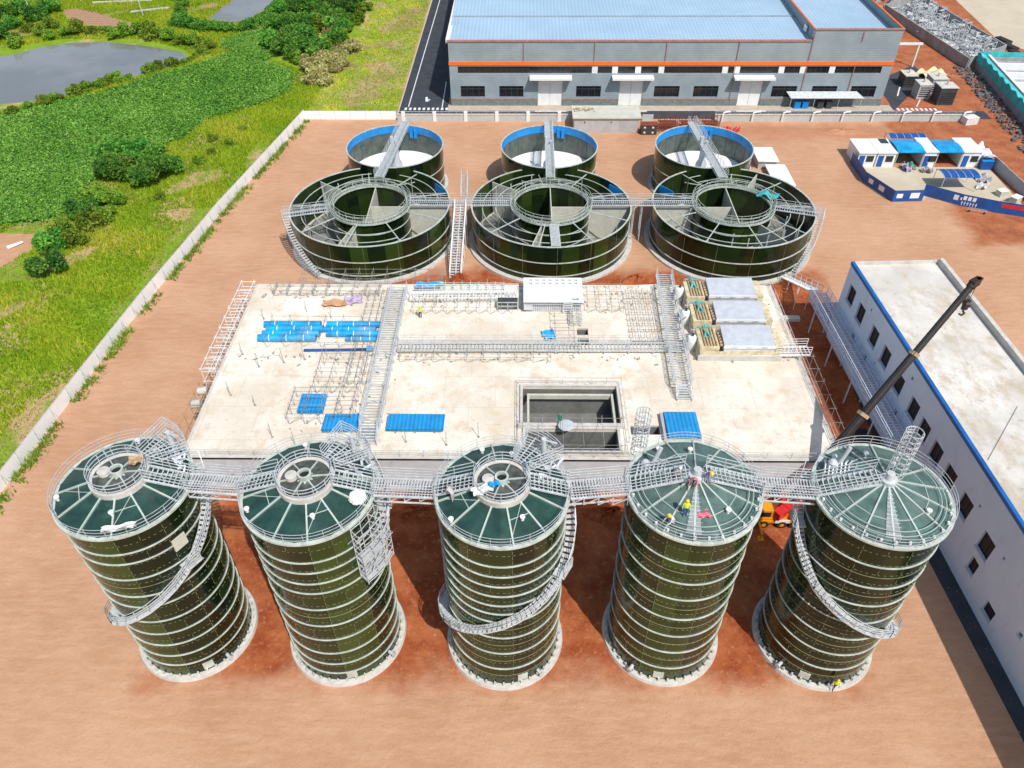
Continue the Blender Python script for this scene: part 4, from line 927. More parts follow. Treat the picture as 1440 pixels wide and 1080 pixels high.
# scaffolds and pole grids
def scaffold(label, x0, x1, y0, y1, z0, z1, nx, ny, lifts, r=.028, mat=None, sway=0.0, name='scaffold'):
    t = thing(name, label, 'scaffold', ((x0+x1)/2,(y0+y1)/2,z0)); u = MB(); l = MB(); rg = random.Random(int(x0*3+y0)); mat = mat or m_galv
    xs = [x0+(x1-x0)*i/nx for i in range(nx+1)]; ys = [y0+(y1-y0)*j/ny for j in range(ny+1)]
    for x in xs:
        for y in ys: MB().bar((x,y,z0), (x+rg.uniform(-.05,.05),y+rg.uniform(-.05,.05),z1+rg.uniform(-.1,.5)), r).build('pole', mat, t)
    for k in range(1, lifts+1):
        z = z0+(z1-z0)*k/lifts-.1
        for y in ys: l.bar((x0-.25,y,z), (x1+.25,y,z+rg.uniform(-.05,.05)), r)
        for x in xs: l.bar((x,y0-.25,z+.06), (x,y1+.25,z+.06), r)
    for i in range(nx): l.bar((xs[i],y0,z0), (xs[i+1],y0,z1), r*.9)
    l.build('ledgers', mat, t); return t
m_pole = simple('scaffold_pole', (.38, .37, .35), .5, .2, .35, 2)
scaffold('tall open pole scaffold on the deck left of the long walkway', -23.6,-18.4,64.6,71.2,ZD,ZD+2.0,3,4,1,.028,m_pole)
scaffold('denser pole scaffold on the deck between the pipes and the square blue stack', -25.6,-18.6,59.6,63.9,ZD,ZD+1.7,4,3,1,.03,m_pole)
scaffold('low tangle of poles along the back left edge of the deck', -33,-19,83.6,85.6,ZD,ZD+1.0,8,1,2,.035,m_pole)
scaffold('low pole frame crossing the deck right of the white hut', 8.6,13.2,80.2,85.4,ZD,ZD+1.0,3,3,1,.03,m_pole)
scaffold('thin pole rail frame in front of the low crossing walkway', -14.6,3.5,70.2,71.3,ZD,ZD+.9,9,1,1,.028,m_pole)
scaffold('pale tube racks stacked behind the long walkway at the back edge', -13.6,-2.4,84.2,85.8,ZD,ZD+.8,10,2,2,.04,m_galv)
scaffold('low pole frame over the left bundle of blue pipes', -31.5,-20.2,73.0,77.4,ZD,ZD+1.5,5,1,1,.022,m_pole)
scaffold('pole frame beside the two square hatches', 4.2,6.5,71.8,79.2,ZD,ZD+1.4,1,5,1,.03,m_pole)
scaffold('ladder like steel frame between the white hut and the hatches', 6.4,7.6,77.2,79.6,ZD,ZD+1.3,1,3,2,.035,m_galv)
scaffold('dense grid of grey poles laid over the right part of the deck', 13.8,17.4,73.6,84.2,ZD,ZD+.7,5,9,1,.03,m_pole)
scaffold('grid of grey poles beside the long walkway at the back of the deck', -20.2,-17.6,66,84,ZD,ZD+.8,3,12,1,.028,m_pole)
scaffold('tangle of poles along the back edge of the deck right of the long walkway', -14,-1.2,79.8,81.6,ZD,ZD+1.2,9,1,1,.03,m_pole)
scaffold('scaffold over the ground between the deck and the left open tank', -30.6,-11,86.9,90.5,0,ZD-.2,10,3,2,.03,m_pole)
scaffold('row of poles round the front pit of the deck', .2,10.9,55.3,59.3,ZD,ZD+1.6,5,1,1,.025,m_pole)
t = scaffold('white steel access frame hanging along the left side of the deck block', -38.0,-36.35,68.2,86.2,0,ZD+.6,1,9,3,.045,m_white)
tb = MB()
for k in range(26): tb.bar((-38.1,68.4+.7*k,ZD-.1), (-36.3,68.4+.7*k,ZD-.1), .045)
tb.build('deck', m_white, t)
scaffold('thin pole scaffold leaning at the front left corner of the deck block', -37.6,-36.3,57.2,66.0,0,ZD+.3,1,5,1,.03,m_wood)
scaffold('thin pole scaffold standing at the right front corner of the deck block', 33.9,34.8,55,70.5,0,ZD+1.0,1,7,1,.026,m_pole)
for k, (x, y, lb) in enumerate(((-37.2,63.2,'grey drum hung beside the left edge of the deck, the nearer one'),(-37.1,65.4,'grey drum hung beside the left edge of the deck, the farther one'))):
    t = thing('drum', lb, 'drum', (x,y,0)); MB().bar((x-.5,y,ZD-.5), (x+.5,y+.1,ZD-.4), .5, 16).build('barrel', m_pad, t, smooth=True)
    MB().bar((x+.502,y+.1,ZD-.4), (x+.56,y+.1,ZD-.4), .54, 16).bar((x-.56,y,ZD-.5), (x-.502,y,ZD-.5), .54, 16).build('rim', m_wallc, t, smooth=True)
    MB().bar((x,y,0), (x,y,ZD-.95), .1, 8).build('post', m_pole, t)
for k, (x, y) in enumerate(((-33.5,84.5),(-33.2,78.6),(-34.0,71.5),(-31.4,69.2),(-28.6,70.0),(-33.4,64.2),(-30.2,62.6),(-27.0,57.6),(-24.2,56.4),(-20.2,56.6),(-28.0,80.2),(-24.6,79.0),(-12.4,57.0),(-8.0,56.6),(-4.6,57.8),(-26.2,70.6))):
    o = MB().bar((x,y,ZD), (x+random.uniform(-.12,.12),y+random.uniform(-.1,.1),ZD+random.uniform(1.5,2.4)), .035, 6).bar((x,y,ZD), (x,y,ZD+.03), .16, 8).build('deck_pole', m_pole)
    tag(o, 'thin upright steel pole standing on the left half of the cream deck', 'pole', 'upright poles on the deck')
# white hut with little vents
t = thing('white_hut', 'white box hut with two rows of small square vents in its roof', 'hut', (4.0,82.7,ZD))
zr = 6.95; hx = [.9+.85*k for k in range(9)]
hol = [(x,x+.5,yy,yy+.42) for x in hx[:-1] for yy in (84.1,84.85)]+[(6.5,7.35,80.55,81.05)]
MB().holed(.25,8.0,80.0,85.6,hol,lambda u,v,w_:(u,v,zr-w_),.3).build('roof', m_white, t)
v = MB()
for h in hol: v.quad((h[0],h[2],zr-.28),(h[1],h[2],zr-.28),(h[1],h[3],zr-.28),(h[0],h[3],zr-.28))
v.build('vents', m_dark, t)
cw = MB().box(.25,8.0,80.0,85.6,zr-.34,zr-.302).box(.55,7.7,80.35,85.3,ZD,zr-.34)
cw.build('wall', m_wallc, t)
rb = MB()
for k in range(22): rb.box(1.6+.28*k,1.72+.28*k,80.31,80.35,ZD,zr-.36)
rb.box(.3,1.45,80.05,80.34,ZD+.5,zr-.35); rb.build('cladding', m_silver, t)
ld = MB()
for sx in (5.4,6.5): ld.bar((sx,79.9,ZD), (sx,80.05,zr+.2), .05)
for k in range(6): ld.bar((5.4,79.95,ZD+.2+.28*k), (6.5,79.95,ZD+.2+.28*k), .04)
ld.build('ladder', m_white, t)
t = thing('control_cabinet', 'grey frame cabinet standing against the left side of the white hut', 'cabinet', (-1.9,81.3,ZD))
MB().box(-3.1,-.5,80.7,81.8,ZD,ZD+1.2).build('body', m_dgrey, t)
m = MB()
for x in (-3.1,-1.8,-.5): m.bar((x,80.66,ZD), (x,80.66,ZD+1.25), .06)
for z in (.05,.65,1.22): m.bar((-3.1,80.66,ZD+z), (-.5,80.66,ZD+z), .06)
m.build('frame', m_galv, t)
# sludge presses
prl = ['stainless belt press with yellow frame, nearest of the three', 'stainless belt press with yellow frame, middle of the three', 'stainless belt press with yellow frame, farthest of the three']
for i in range(3):
    y0 = 70.7+5.05*i; y1 = y0+3.9; t = thing('belt_press', prl[i], 'press', (26.0,(y0+y1)/2,ZD), 'belt presses on the deck')
    MB().box(21.2,31.2,y0-.1,y1+.1,ZD,ZD+.8).build('base', m_pad, t)
    sd_ = MB()
    sd_.box(21.4,30.9,y0,y0+.15,ZD+.8,ZD+1.25).box(21.4,30.9,y1-.15,y1,ZD+.8,ZD+1.25)
    sd_.build('lower_side', m_silver, t)
    MB().box(21.3,23.6,y0+.1,y1-.1,ZD+.8,ZD+2.0).box(30.3,31.1,y0+.2,y1-.2,ZD+.8,ZD+2.1).box(21.35,30.8,y0-.03,y0-.002,ZD+1.0,ZD+1.5).build('yellow_frame', m_yel, t)
    hd = MB(); hd.quad((24.1,y0,ZD+2.35),(30.1,y0,ZD+2.35),(30.1,y1-.5,ZD+2.75),(24.1,y1-.5,ZD+2.75)).quad((24.1,y0,ZD+1.5),(30.1,y0,ZD+1.5),(30.1,y0,ZD+2.35),(24.1,y0,ZD+2.35)).quad((24.1,y1-.5,ZD+1.5),(24.1,y0,ZD+1.5),(24.1,y0,ZD+2.35),(24.1,y1-.5,ZD+2.75)).quad((30.1,y0,ZD+1.5),(30.1,y1-.5,ZD+1.5),(30.1,y1-.5,ZD+2.75),(30.1,y0,ZD+2.35)).quad((30.1,y1-.5,ZD+1.5),(24.1,y1-.5,ZD+1.5),(24.1,y1-.5,ZD+2.75),(30.1,y1-.5,ZD+2.75))
    hd.box(24.1,30.1,y0+.1,y1-.6,ZD+1.3,ZD+1.49)
    hd.build('hood', m_silver, t)
    lp = MB().box(24.0,30.2,y0-.14,y0-.02,ZD+2.0,ZD+2.38); lp.build('hood_lip', m_white, t)
    for k in range(3): MB().box(24.9+1.8*k,25.6+1.8*k,y0-.17,y0-.142,ZD+2.08,ZD+2.3).build('label_plate', m_silver, t)
    ro = MB()
    for k in range(6): ro.bar((23.7,y0+.5+.55*k,ZD+2.05), (24.0,y0+.5+.55*k,ZD+2.05), .18, 10)
    for k in range(5): ro.bar((21.9+.35*k,y0+.3,ZD+2.1), (21.9+.35*k,y1-.3,ZD+2.1), .1, 8)
    ro.build('rollers', m_wood, t, smooth=True)
    pp = MB().tube([(22.2,y1-.3,ZD+2.9),(22.3,y1-1.2,ZD+2.5),(22.0,y1-2.2,ZD+2.2)],.09,8).tube([(22.3,y1-1.2,ZD+2.5),(22.8,y1-2.1,ZD+2.2)],.09,8).tube([(21.4,y1-.25,ZD+2.3),(23.3,y1-.25,ZD+2.3)],.1,8)
    pp.build('feed_pipes', m_teal, t, smooth=True)
    yt = y0+2.4; tk = thing('dosing_tank', ('rounded white dosing tank left of the nearest press','rounded white dosing tank left of the middle press','rounded white dosing tank left of the farthest press')[i], 'tank', (20.75,yt,ZD), 'dosing tanks by the presses')
    MB().lathe([(.62,ZD),(.66,ZD+.1),(.66,ZD+1.5),(.5,ZD+1.8),(.2,ZD+1.92),(0,ZD+1.92)], 20.75, yt, 22).build('body', m_white, tk, smooth=True)
    MB().bar((20.75,yt,ZD+1.92), (20.75,yt,ZD+2.25), .16, 10).build('cap', m_dgrey, tk, smooth=True)
# assorted small things on and behind the deck
def box_item(name, label, cat, c, size, mat, rz=0.0, lid=None):
    t = thing(name, label, cat, c); MB().cbox((c[0],c[1],c[2]+size[2]/2), size, rz).build('body', mat, t)
    if lid: MB().cbox((c[0],c[1],c[2]+size[2]+.04), (size[0]+.1,size[1]+.1,.075), rz).build('lid', lid, t)
    return t
MB_ = MB().poly([(-31,80.2),(-26.6,80.2),(-26.9,82.9),(-31.2,82.9)], ZD+.004, ZD+.14).build('plywood_board', m_white); tag(MB_, 'large pale flat panel lying at the back left of the deck', 'panel')
cloth('tarpaulin', -22.2, 82.6, ZD, 2.2, 1.6, .6, m_purple, 'crumpled lilac tarpaulin at the back left of the deck', 'tarpaulin', .2, 3)
cloth('sand_heap', -24.6, 81.7, ZD, 3.0, 1.3, .5, m_dirt, 'spilled brown sand beside the lilac tarpaulin', 'sand', 0, 6)
cloth('tarpaulin', 3.4, 75.4, ZD, 1.5, 1.9, .5, m_pipe, 'crumpled bright blue sheet left of the two hatches', 'tarpaulin', .3, 2)
cloth('tarpaulin', -12.2, 84.5, ZD+1.2, 3.4, 1.0, .3, m_pipe, 'bright blue sheet thrown over the pale pipe rack', 'tarpaulin', .05, 5)
cloth('tarpaulin', -6.6, 91.6, 0, 2.0, 1.5, .8, m_pipe, 'bright blue sheet bundled on the soil left of the centre tank foot', 'tarpaulin', -.5, 7)
cloth('tarpaulin', -1.8, 87.7, 0, 1.8, 1.2, 1.2, m_blue, 'dark blue cover on a heap behind the white hut', 'tarpaulin', .1, 8)
cloth('tarpaulin', -3.4, 88.0, 0, 1.5, 1.6, .9, m_pink, 'faded red cover beside the dark blue one behind the white hut', 'tarpaulin', .1, 9)
for i in range(3):
    t = thing('electric_panel', 'steel channel support leaning frame %s on the left of the presses' % ('near','middle','far')[i], 'frame', (19.6,73.0+4.2*i,ZD))
    MB().tube([(19.9,72.5+4.2*i,ZD),(19.9,72.5+4.2*i,ZD+1.4),(21.0,73.6+4.2*i,ZD+1.4),(21.0,73.6+4.2*i,ZD)], .05).build('frame', m_dgrey, t)
t = thing('pipe_run', 'pair of long pale pipes on trestles behind the deck right of the white hut', 'pipe', (13,89.6,0))
MB().bar((8.6,89.4,2.6), (19.2,90.0,2.6), .22, 12).bar((8.8,88.7,2.3), (18.8,89.3,2.3), .14, 10).build('barrel', m_white, t, smooth=True)
lg = MB()
for k in range(4): lg.box(9.4+3*k,9.6+3*k,88.4,90.2,0,2.1)
lg.build('trestle', m_pole, t)
for k, (x, y, sx, sy, h, rz) in enumerate(((15.6,87.6,1.9,1.4,1.6,.05),(14.0,92.2,2.0,1.0,.6,.1),(11.2,91.6,1.2,.9,.5,.4))):
    box_item('crate', ('large pale timber crate behind the right back corner of the deck','long low pale crate by the foot of the right open tank','small pale crate on the soil between the centre and right tanks')[k], 'crate', (x,y,0), (sx,sy,h), m_pale, rz, m_wood)
tp = MB(); rg = random.Random(9)
for k in range(46):
    x, y = rg.uniform(-8,-2), rg.uniform(87,93.5); a = rg.random()*3.14; L = rg.uniform(.4,1.6); tp.bar((x,y,.06+.02*(k%5)), (x+L*math.cos(a),y+L*math.sin(a),.06+.05*(k%5)), .045)
tag(tp.build('offcut_litter', m_wood), 'scattered timber offcuts on the soil behind the deck', 'debris', None, 'stuff')
tp = MB()
for k in range(150):
    x, y = rg.uniform(PX0+1,PX1-1), rg.choice((rg.uniform(70.5,71.6), rg.uniform(80.6,85.5), 85.8)); 
    if any(h[0]-.3 < x < h[1]+.3 and h[2]-.3 < y < h[3]+.3 for h in HOLES): continue
    a = rg.random()*3.14; L = rg.uniform(.15,.8); tp.bar((x,y,ZD+.05), (x+L*math.cos(a),y+L*math.sin(a),ZD+.05), .03)
for k in range(300):
    x, y = rg.uniform(PX0+1,PX1-1), rg.choice((rg.gauss(71,.6), rg.gauss(83.5,1.6), rg.gauss(84,1.2)))
    if k % 6 == 0: x, y = rg.gauss(-20,2.5), rg.gauss(62,3) 
    if not (55.2 < y < 86) or any(h[0]-.4 < x < h[1]+.4 and h[2]-.4 < y < h[3]+.4 for h in HOLES): continue
    z_ = rg.uniform(.05,.2); tp.cbox((x,y,ZD+z_*.5), (rg.uniform(.1,.5),rg.uniform(.06,.25),z_), rg.random()*3)
tag(tp.build('deck_litter', m_pole), 'small offcuts and clips strewn over the back of the deck', 'debris', None, 'stuff')
t = thing('mixer', 'white rounded mixer bowl hung over the divider of the two pits', 'mixer', (4.9,59.2,ZD))
MB().lathe([(.25,ZD+.3),(.85,ZD+.9),(.9,ZD+1.0),(.75,ZD+1.05),(0,ZD+.95)], 4.9, 58.7, 10).build('bowl', m_silver, t, smooth=True)
MB().bar((4.9,59.3,ZD+.003), (4.9,59.0,ZD+1.0), .12, 8).build('post', m_galv, t)
for k, (x, y) in enumerate(((2.0,57.2),(4.4,56.6),(9.2,57.6))):
    t = thing('pump_unit', ('grey pump unit on the floor of the front pit, left one','grey pump unit on the floor of the front pit, middle one','grey pump unit on the floor of the front pit, right one')[k], 'pump', (x,y,1.05))
    MB().box(x-.6,x+.6,y-.45,y+.45,1.05,1.3).build('base', m_pad, t); MB().bar((x-.4,y,1.75), (x+.45,y,1.75), .4, 14).bar((x+.45,y,1.75), (x+.6,y,1.75), .5, 14).bar((x,y,1.75), (x,y,2.9), .16, 8).build('body', m_silver, t, smooth=True)
t = thing('divider_slab', 'pale concrete slab bridging the strip between the two pits', 'slab', (5.7,59.33,ZD)); MB().box(-.3,11.3,59.1,59.55,ZD+.003,ZD+.5).build('body', m_pad, t)

# ------------------------------------------------------------------ white building on the right
t = thing('white_building', 'long white building with a blue roof edge and rows of dark window openings', 'building', (47,50,0))
WA, WB = Vector((41.35,82.0,0)), Vector((44.35,15.0,0)); HB2 = 12.0
wd_ = (WB-WA); WL = wd_.length; wd_.normalize(); wn_ = Vector((-wd_.y, wd_.x, 0))   # inward normal
if wn_.x < 0: wn_ = -wn_
def wf(u, v_, d): p = WA+wd_*u+wn_*d; return (p.x, p.y, v_)
big_w = [(79.6,8.5),(76.2,8.2),(71.8,8.1),(68.2,8.0),(64.1,7.6),(60.1,7.5),(57.2,7.2),(54.1,7.0),(51.0,6.9),(47.5,6.7),(43.1,6.4)]
hs = [(82.0-y-.95, 82.0-y+.95, z-1.2, z+1.2) for y, z in big_w]
sm_w = [(75.9,4.9,.35,.5),(71.9,4.8,.35,.5),(62.5,4.5,.35,.5),(57.5,4.4,.35,.5),(38.9,2.1,.75,.75),(43.0,3.3,.6,.9),(35.2,4.4,.25,.25)]
hs += [(82-y-a, 82-y+a, z-b, z+b) for y, z, a, b in sm_w]
vents_ = [(74.2,10.3,.16),(62.3,10.0,.18),(66.3,5.3,.15),(49.2,4.6,.16),(46,8.6,.15),(40.8,7.7,.15),(69.6,5.9,.12)]
hs += [(82-y-a, 82-y+a, z-a*1.2, z+a*1.2) for y, z, a in vents_]
MB().holed(0, WL, 0, HB2-.45, hs, wf, .35).build('wall', m_rwall, t)
for h in hs[:len(big_w)+len(sm_w)]:
    wi = MB().quad(wf(h[0],h[2],.32), wf(h[1],h[2],.32), wf(h[1],h[3],.32), wf(h[0],h[3],.32)).build('window', m_dark, t)
    fr = MB(); 
    for a, b in (((h[0],h[2]),(h[1],h[2])),((h[1],h[2]),(h[1],h[3])),((h[1],h[3]),(h[0],h[3])),((h[0],h[3]),(h[0],h[2]))): fr.bar(wf(*a,.28), wf(*b,.28), .05)
    mu = (h[0]+h[1])/2; fr.bar(wf(mu,h[2],.28), wf(mu,h[3],.28), .035)
    fr.build('frame', m_dgrey, wi); MB().bar(wf(h[0]-.1,h[2]-.05,-.02), wf(h[1]+.1,h[2]-.05,-.02), .06).build('sill', m_pad, wi)
vq = MB()
for h in hs[-len(vents_):]: vq.quad(wf(h[0],h[2],.3), wf(h[1],h[2],.3), wf(h[1],h[3],.3), wf(h[0],h[3],.3))
vq.build('wall_vents', m_dark, t)
WD = 11.3
def wbx(m, u0, u1, d0, d1, z0, z1):
    p = [wf(u0,z0,d0), wf(u1,z0,d0), wf(u1,z0,d1), wf(u0,z0,d1)]; m._add(p+[(x,y,z1) for x,y,_ in p], [(0,1,2,3),(7,6,5,4),(0,4,5,1),(1,5,6,2),(2,6,7,3),(3,7,4,0)]); return m
wbx(wbx(wbx(MB(), 0, .25, .36, WD, 0, HB2-.45), WL-.25, WL, .36, WD, 0, HB2-.45), .25, WL-.25, WD-.3, WD, 0, HB2-.45).build('side_walls', m_rwall, t)
wbx(MB(), -.05, WL+.05, -.06, .32, HB2-.448, HB2).build('blue_roof_edge', m_edge, t)
wbx(wbx(MB(), .25, WL, WD-.45, WD+.05, HB2-.448, HB2+.35), -.05, .25, .325, WD+.05, HB2-.448, HB2-.05).build('parapet', m_pad, t)
wbx(MB(), .252, WL, .325, WD-.455, HB2-.75, HB2-.42).build('roof', m_rroof, t)
rp = MB(); rp.tube([wf(33,HB2-.35,1.0), wf(26,HB2-.35,7.5)], .02); rp.build('roof_cable', m_dgrey, t)
MB().quad((42.0,82,.012),(43.1,60,.012),(44.2,15,.012),(42.9,15,.012),(41.0,50,.012)).build('wall_shade_strip', m_asph); d_ = bpy.data.objects['wall_shade_strip']; struct(d_)  # dark ground sheet painting the shade along the wall foot
# stair gallery against the white building
t = thing('pipe_gallery', 'long pale blue steel pipe gallery on legs along the white building', 'gallery', (40.4,72,0))
ga, gb = Vector((40.0,85.5,4.6)), Vector((41.1,58.0,4.6)); gl = (gb-ga); GL = gl.length; gl.normalize(); gs = Vector((-gl.y,gl.x,0))
m_pb = simple('pale_blue_steel', (.62,.74,.86), .5, .05, .1)
s = MB()
for o_ in (-1.1,-.35,.35,1.1): s.bar(ga+gs*o_, gb+gs*o_, .11)
for k in range(64): c = ga+gl*(GL*k/63); s.bar(c-gs*1.1, c+gs*1.1, .07)
s.build('deck', m_pb, t)
for o_ in (-1.15,1.15): MB().rail([ga+gs*o_, gb+gs*o_], 1.15, 3, .04, 1.5).build('handrail', m_pb, t)
s = MB()
for o_ in (-1.0,-.6): s.bar(ga+gs*o_+Vector((0,0,-.5)), gb+gs*o_+Vector((0,0,-.5)), .05)
for o_ in (-1.1,1.1):
    s.bar(ga+gs*o_+Vector((0,0,-.7)), gb+gs*o_+Vector((0,0,-.7)), .07)
    for k in range(14): a, b = ga+gl*(GL*k/14)+gs*o_, ga+gl*(GL*(k+1)/14)+gs*o_; s.bar(a+Vector((0,0,-.7 if k%2 else 0)), b+Vector((0,0,0 if k%2 else -.7)), .045)
s.build('truss', m_pb, t)
for k in range(4):
    c = ga+gl*(GL*(k+.4)/4); lg = MB()
    for o_ in (-1.0,1.0): lg.bar((c+gs*o_).xy[:]+(0,), c+gs*o_, .09)
    lg.build('leg', m_pb, t)
t = thing('gallery_stair', 'white steel stair rising at the far end of the pipe gallery', 'stair', (39.4,90,0))
s = MB(); p0, p1 = Vector((39.2,96.0,.1)), Vector((39.9,86.0,4.6))
for k in range(18): c = p0+(p1-p0)*(k/17); s.box(c.x-.8,c.x+.8,c.y-.14,c.y+.14,c.z-.05,c.z)
for sg in (-.8,.8): s.bar(p0+Vector((sg,0,0)), p1+Vector((sg,0,0)), .08)
s.build('treads', m_white, t)
for sg in (-.8,.8):
    s = MB()
    for z in (.5,1.1): s.bar(p0+Vector((sg,0,z)), p1+Vector((sg,0,z)), .04)
    for k in range(7): c = p0+(p1-p0)*(k/6)+Vector((sg,0,0)); s.bar(c, c+Vector((0,0,1.1)), .04)
    s.bar((p0.x+sg,88,0), (p0.x+sg,88,3.7), .06); s.bar((p0.x+sg,92,0), (p0.x+sg,92,1.9), .06)
    s.build('handrail', m_white, t)
box_item('concrete_footing', 'pale concrete footing block beside the gallery stair', 'footing', (37.4,85.6,0), (2.4,.8,.5), m_pale)
for k, (x, y) in enumerate(((39.4,62.2),(38.6,60.2))): box_item('equipment_box', ('dark equipment box under the near end of the pipe gallery','dark low equipment box beside the near end of the pipe gallery')[k], 'equipment', (x,y,0), (1.5,1.6,1.4-.5*k), m_dgrey, .1, m_black)

# ------------------------------------------------------------------ mobile crane
t = thing('mobile_crane', 'yellow and red mobile crane with a long dark boom raised over the white building', 'crane', (27.6,51.2,0))
MB().box(24.6,31.4,49.9,52.5,.75,1.15).box(24.4,26.2,49.95,52.45,1.15,1.5).box(29.4,31.3,50.0,52.4,1.15,1.4).build('chassis', m_cy, t)
cb = MB(); cb.box(24.7,26.1,50.0,51.1,1.5,2.6); cb.box(26.4,28.6,50.2,51.1,1.16,1.9).build('cab', m_cy, t)
MB().box(24.9,25.9,49.97,49.995,1.7,2.4).box(24.67,24.695,50.1,51.0,1.7,2.4).build('cab_window', m_glass, t)
MB().cbox((28.6,51.3,2.0), (2.6,1.9,1.3), .6).cbox((27.0,50.3,2.1), (1.6,.9,.9), .6).build('superstructure', m_red, t)
MB().box(26.5,28.0,49.82,49.895,.85,1.3).box(28.4,29.4,49.82,49.895,.85,1.3).build('toolbox', m_white, t)
for x in (25.4,27.3,28.6,30.4):
    for y in (50.0,52.4):
        wh = MB().bar((x,y-.18,.52), (x,y+.18,.52), .52, 18).build('wheel', m_black, t, smooth=True)
        MB().bar((x,y-.2,.52), (x,y+.2,.52), .24, 12).build('rim', m_cy, wh, smooth=True)
for x in (24.9,31.0): MB().box(x-.1,x+.1,48.4,49.9,.7,.9).bar((x,48.5,.02), (x,48.5,.8), .09, 8).box(x-.3,x+.3,48.2,48.8,0,.05).build('outrigger', m_cy, t)
b0, b1 = Vector((28.2,51.5,2.6)), Vector((43.6,62.0,22.5)); bd_ = b1-b0
for k, (f0, f1, r_) in enumerate(((0,.42,.52),(.40,.70,.43),(.69,1.0,.35))):
    MB().bar(b0+bd_*f0, b0+bd_*f1, r_, 8, r_*.96).build('boom_section', m_boom, t)
    MB().bar(b0+bd_*(f1-.012), b0+bd_*(f1+.002), r_*1.28, 8).build('boom_collar', m_boom if k == 2 else m_wood, t)
MB().bar(b0+bd_*.05+Vector((.3,0,-.8)), b0+bd_*.3+Vector((0,0,-.35)), .16, 10).build('lift_cylinder', m_galv, t, smooth=True)
ho = MB(); sd_b = bd_.cross(Vector((0,0,1))).normalized(); upb = sd_b.cross(bd_).normalized()
for f in range(24): c = b0+bd_*(.02+.04*f); ho.bar(c+sd_b*.56*(1 if f < 10 else .82 if f < 17 else .68), c-sd_b*.56*(1 if f < 10 else .82 if f < 17 else .68), .03)
ho.bar(b0+upb*.62, b1+upb*.45, .03).bar(b0+upb*.62+sd_b*.2, b1+upb*.45+sd_b*.15, .03); ho.build('boom_cable', m_dgrey, t)
hp_ = b1+Vector((.5,.25,-.1)); hd_ = MB().cbox(tuple(b1+Vector((.25,.2,.1))), (1.3,.6,.8), .6); hd_.build('boom_head', m_boom, t)
MB().cbox(tuple(b1+Vector((.7,.4,.35))), (.7,.4,.3), .6).build('sheave', m_rust, t)
hk = MB()
for o_ in (-.1,.1): hk.bar((hp_.x+o_,hp_.y,hp_.z), (hp_.x+o_,hp_.y,hp_.z-2.0), .025)
rp = hk.build('hoist_rope', m_boom, t)
MB().cbox((hp_.x,hp_.y,hp_.z-2.5), (.55,.35,1.1), .3).bar((hp_.x-.22,hp_.y,hp_.z-2.4), (hp_.x+.22,hp_.y,hp_.z-2.4), .4, 14).tube([(hp_.x,hp_.y,hp_.z-3.0),(hp_.x,hp_.y,hp_.z-3.3),(hp_.x+.25,hp_.y,hp_.z-3.55),(hp_.x+.02,hp_.y,hp_.z-3.8),(hp_.x-.28,hp_.y,hp_.z-3.62)], .09, 8).build('hook', m_boom, rp)

# ------------------------------------------------------------------ boundary walls and fences
def fence_run(name, label, pts, h, mat, post, step, lean=False, cat='fence'):
    t = thing(name, label, cat, (pts[0][0],pts[0][1],0)); pn = MB(); cp = MB()
    for (x0, y0), (x1, y1) in zip(pts, pts[1:]):
        d = Vector((x1-x0,y1-y0,0)); L = d.length; d.normalize(); n_ = Vector((d.y,-d.x,0)); k = max(1, round(L/step))
        for i in range(k):
            a = Vector((x0,y0,0))+d*(L*i/k+.03); b = Vector((x0,y0,0))+d*(L*(i+1)/k-.03); q = n_*.04
            pn._add([(a-q)[:], (b-q)[:], (b+q)[:], (a+q)[:]]+[(v_+Vector((0,0,h)))[:] for v_ in (a-q,b-q,b+q,a+q)], [(0,3,2,1),(4,5,6,7),(0,1,5,4),(1,2,6,5),(2,3,7,6),(3,0,4,7)])
            c = Vector((x0,y0,0))+d*(L*i/k); pst = MB().bar((c+n_*.05)[:], (c+n_*.05+Vector((0,0,h+.05)))[:], .05)
            if lean: pst.bar((c+n_*.9)[:], (c+n_*.06+Vector((0,0,h*.85)))[:], .035)
            pst.build('post', post, t)
        cp.bar((x0,y0,h+.03), (x1,y1,h+.03), .055)
    pn.build('panels', mat, t); cp.build('top_rail', post, t); return t
fence_run('site_fence', 'long white panel fence between the meadow and the bare site', FENCE, 2.0, m_fence, m_galv, 3.2, True)
fence_run('site_fence', 'white panel fence at the back corner of the meadow by the verge', [(-44.3,152.05),(-25.6,152.0)], 1.7, m_fence, m_galv, 3.0)
t = thing('boundary_wall', 'low grey green boundary wall with white posts in front of the warehouse road', 'wall', (30,151.3,0))
bw = MB()
for x0, x1 in ((-25.3,9.8),(24.2,26.4),(38.8,90.5)): bw.box(x0,x1,151.2,151.45,0,1.3)
bw.build('wall', m_fence2, t); bw = MB()
for x0, x1 in ((-25.3,9.8),(38.8,90.5)): bw.box(x0,x1,151.12,151.53,1.302,1.42)
bw.build('coping', m_pad, t)
for k in range(6): MB().box(-24.4+6.3*k,-23.7+6.3*k,151.0,151.65,0,1.9).build('post', m_white, t)
for k in range(9):
    x = 40.2+6.0*k; MB().tube([(x,151.0,0),(x,150.95,1.4),(x+.1,151.0,1.75),(x+.5,151.1,1.95),(x+1.5,151.3,1.95)], .17, 6).build('post', m_white, t)
rl = MB()
for x0, x1 in ((-25.3,9.8),(38.8,90.5)):
    rl.bar((x0,151.33,1.9), (x1,151.33,1.9), .05)
    for x in np.arange(x0, x1, 1.5): rl.bar((x,151.33,1.42), (x,151.33,1.9), .03)
rl.build('top_rail', m_galv, t)

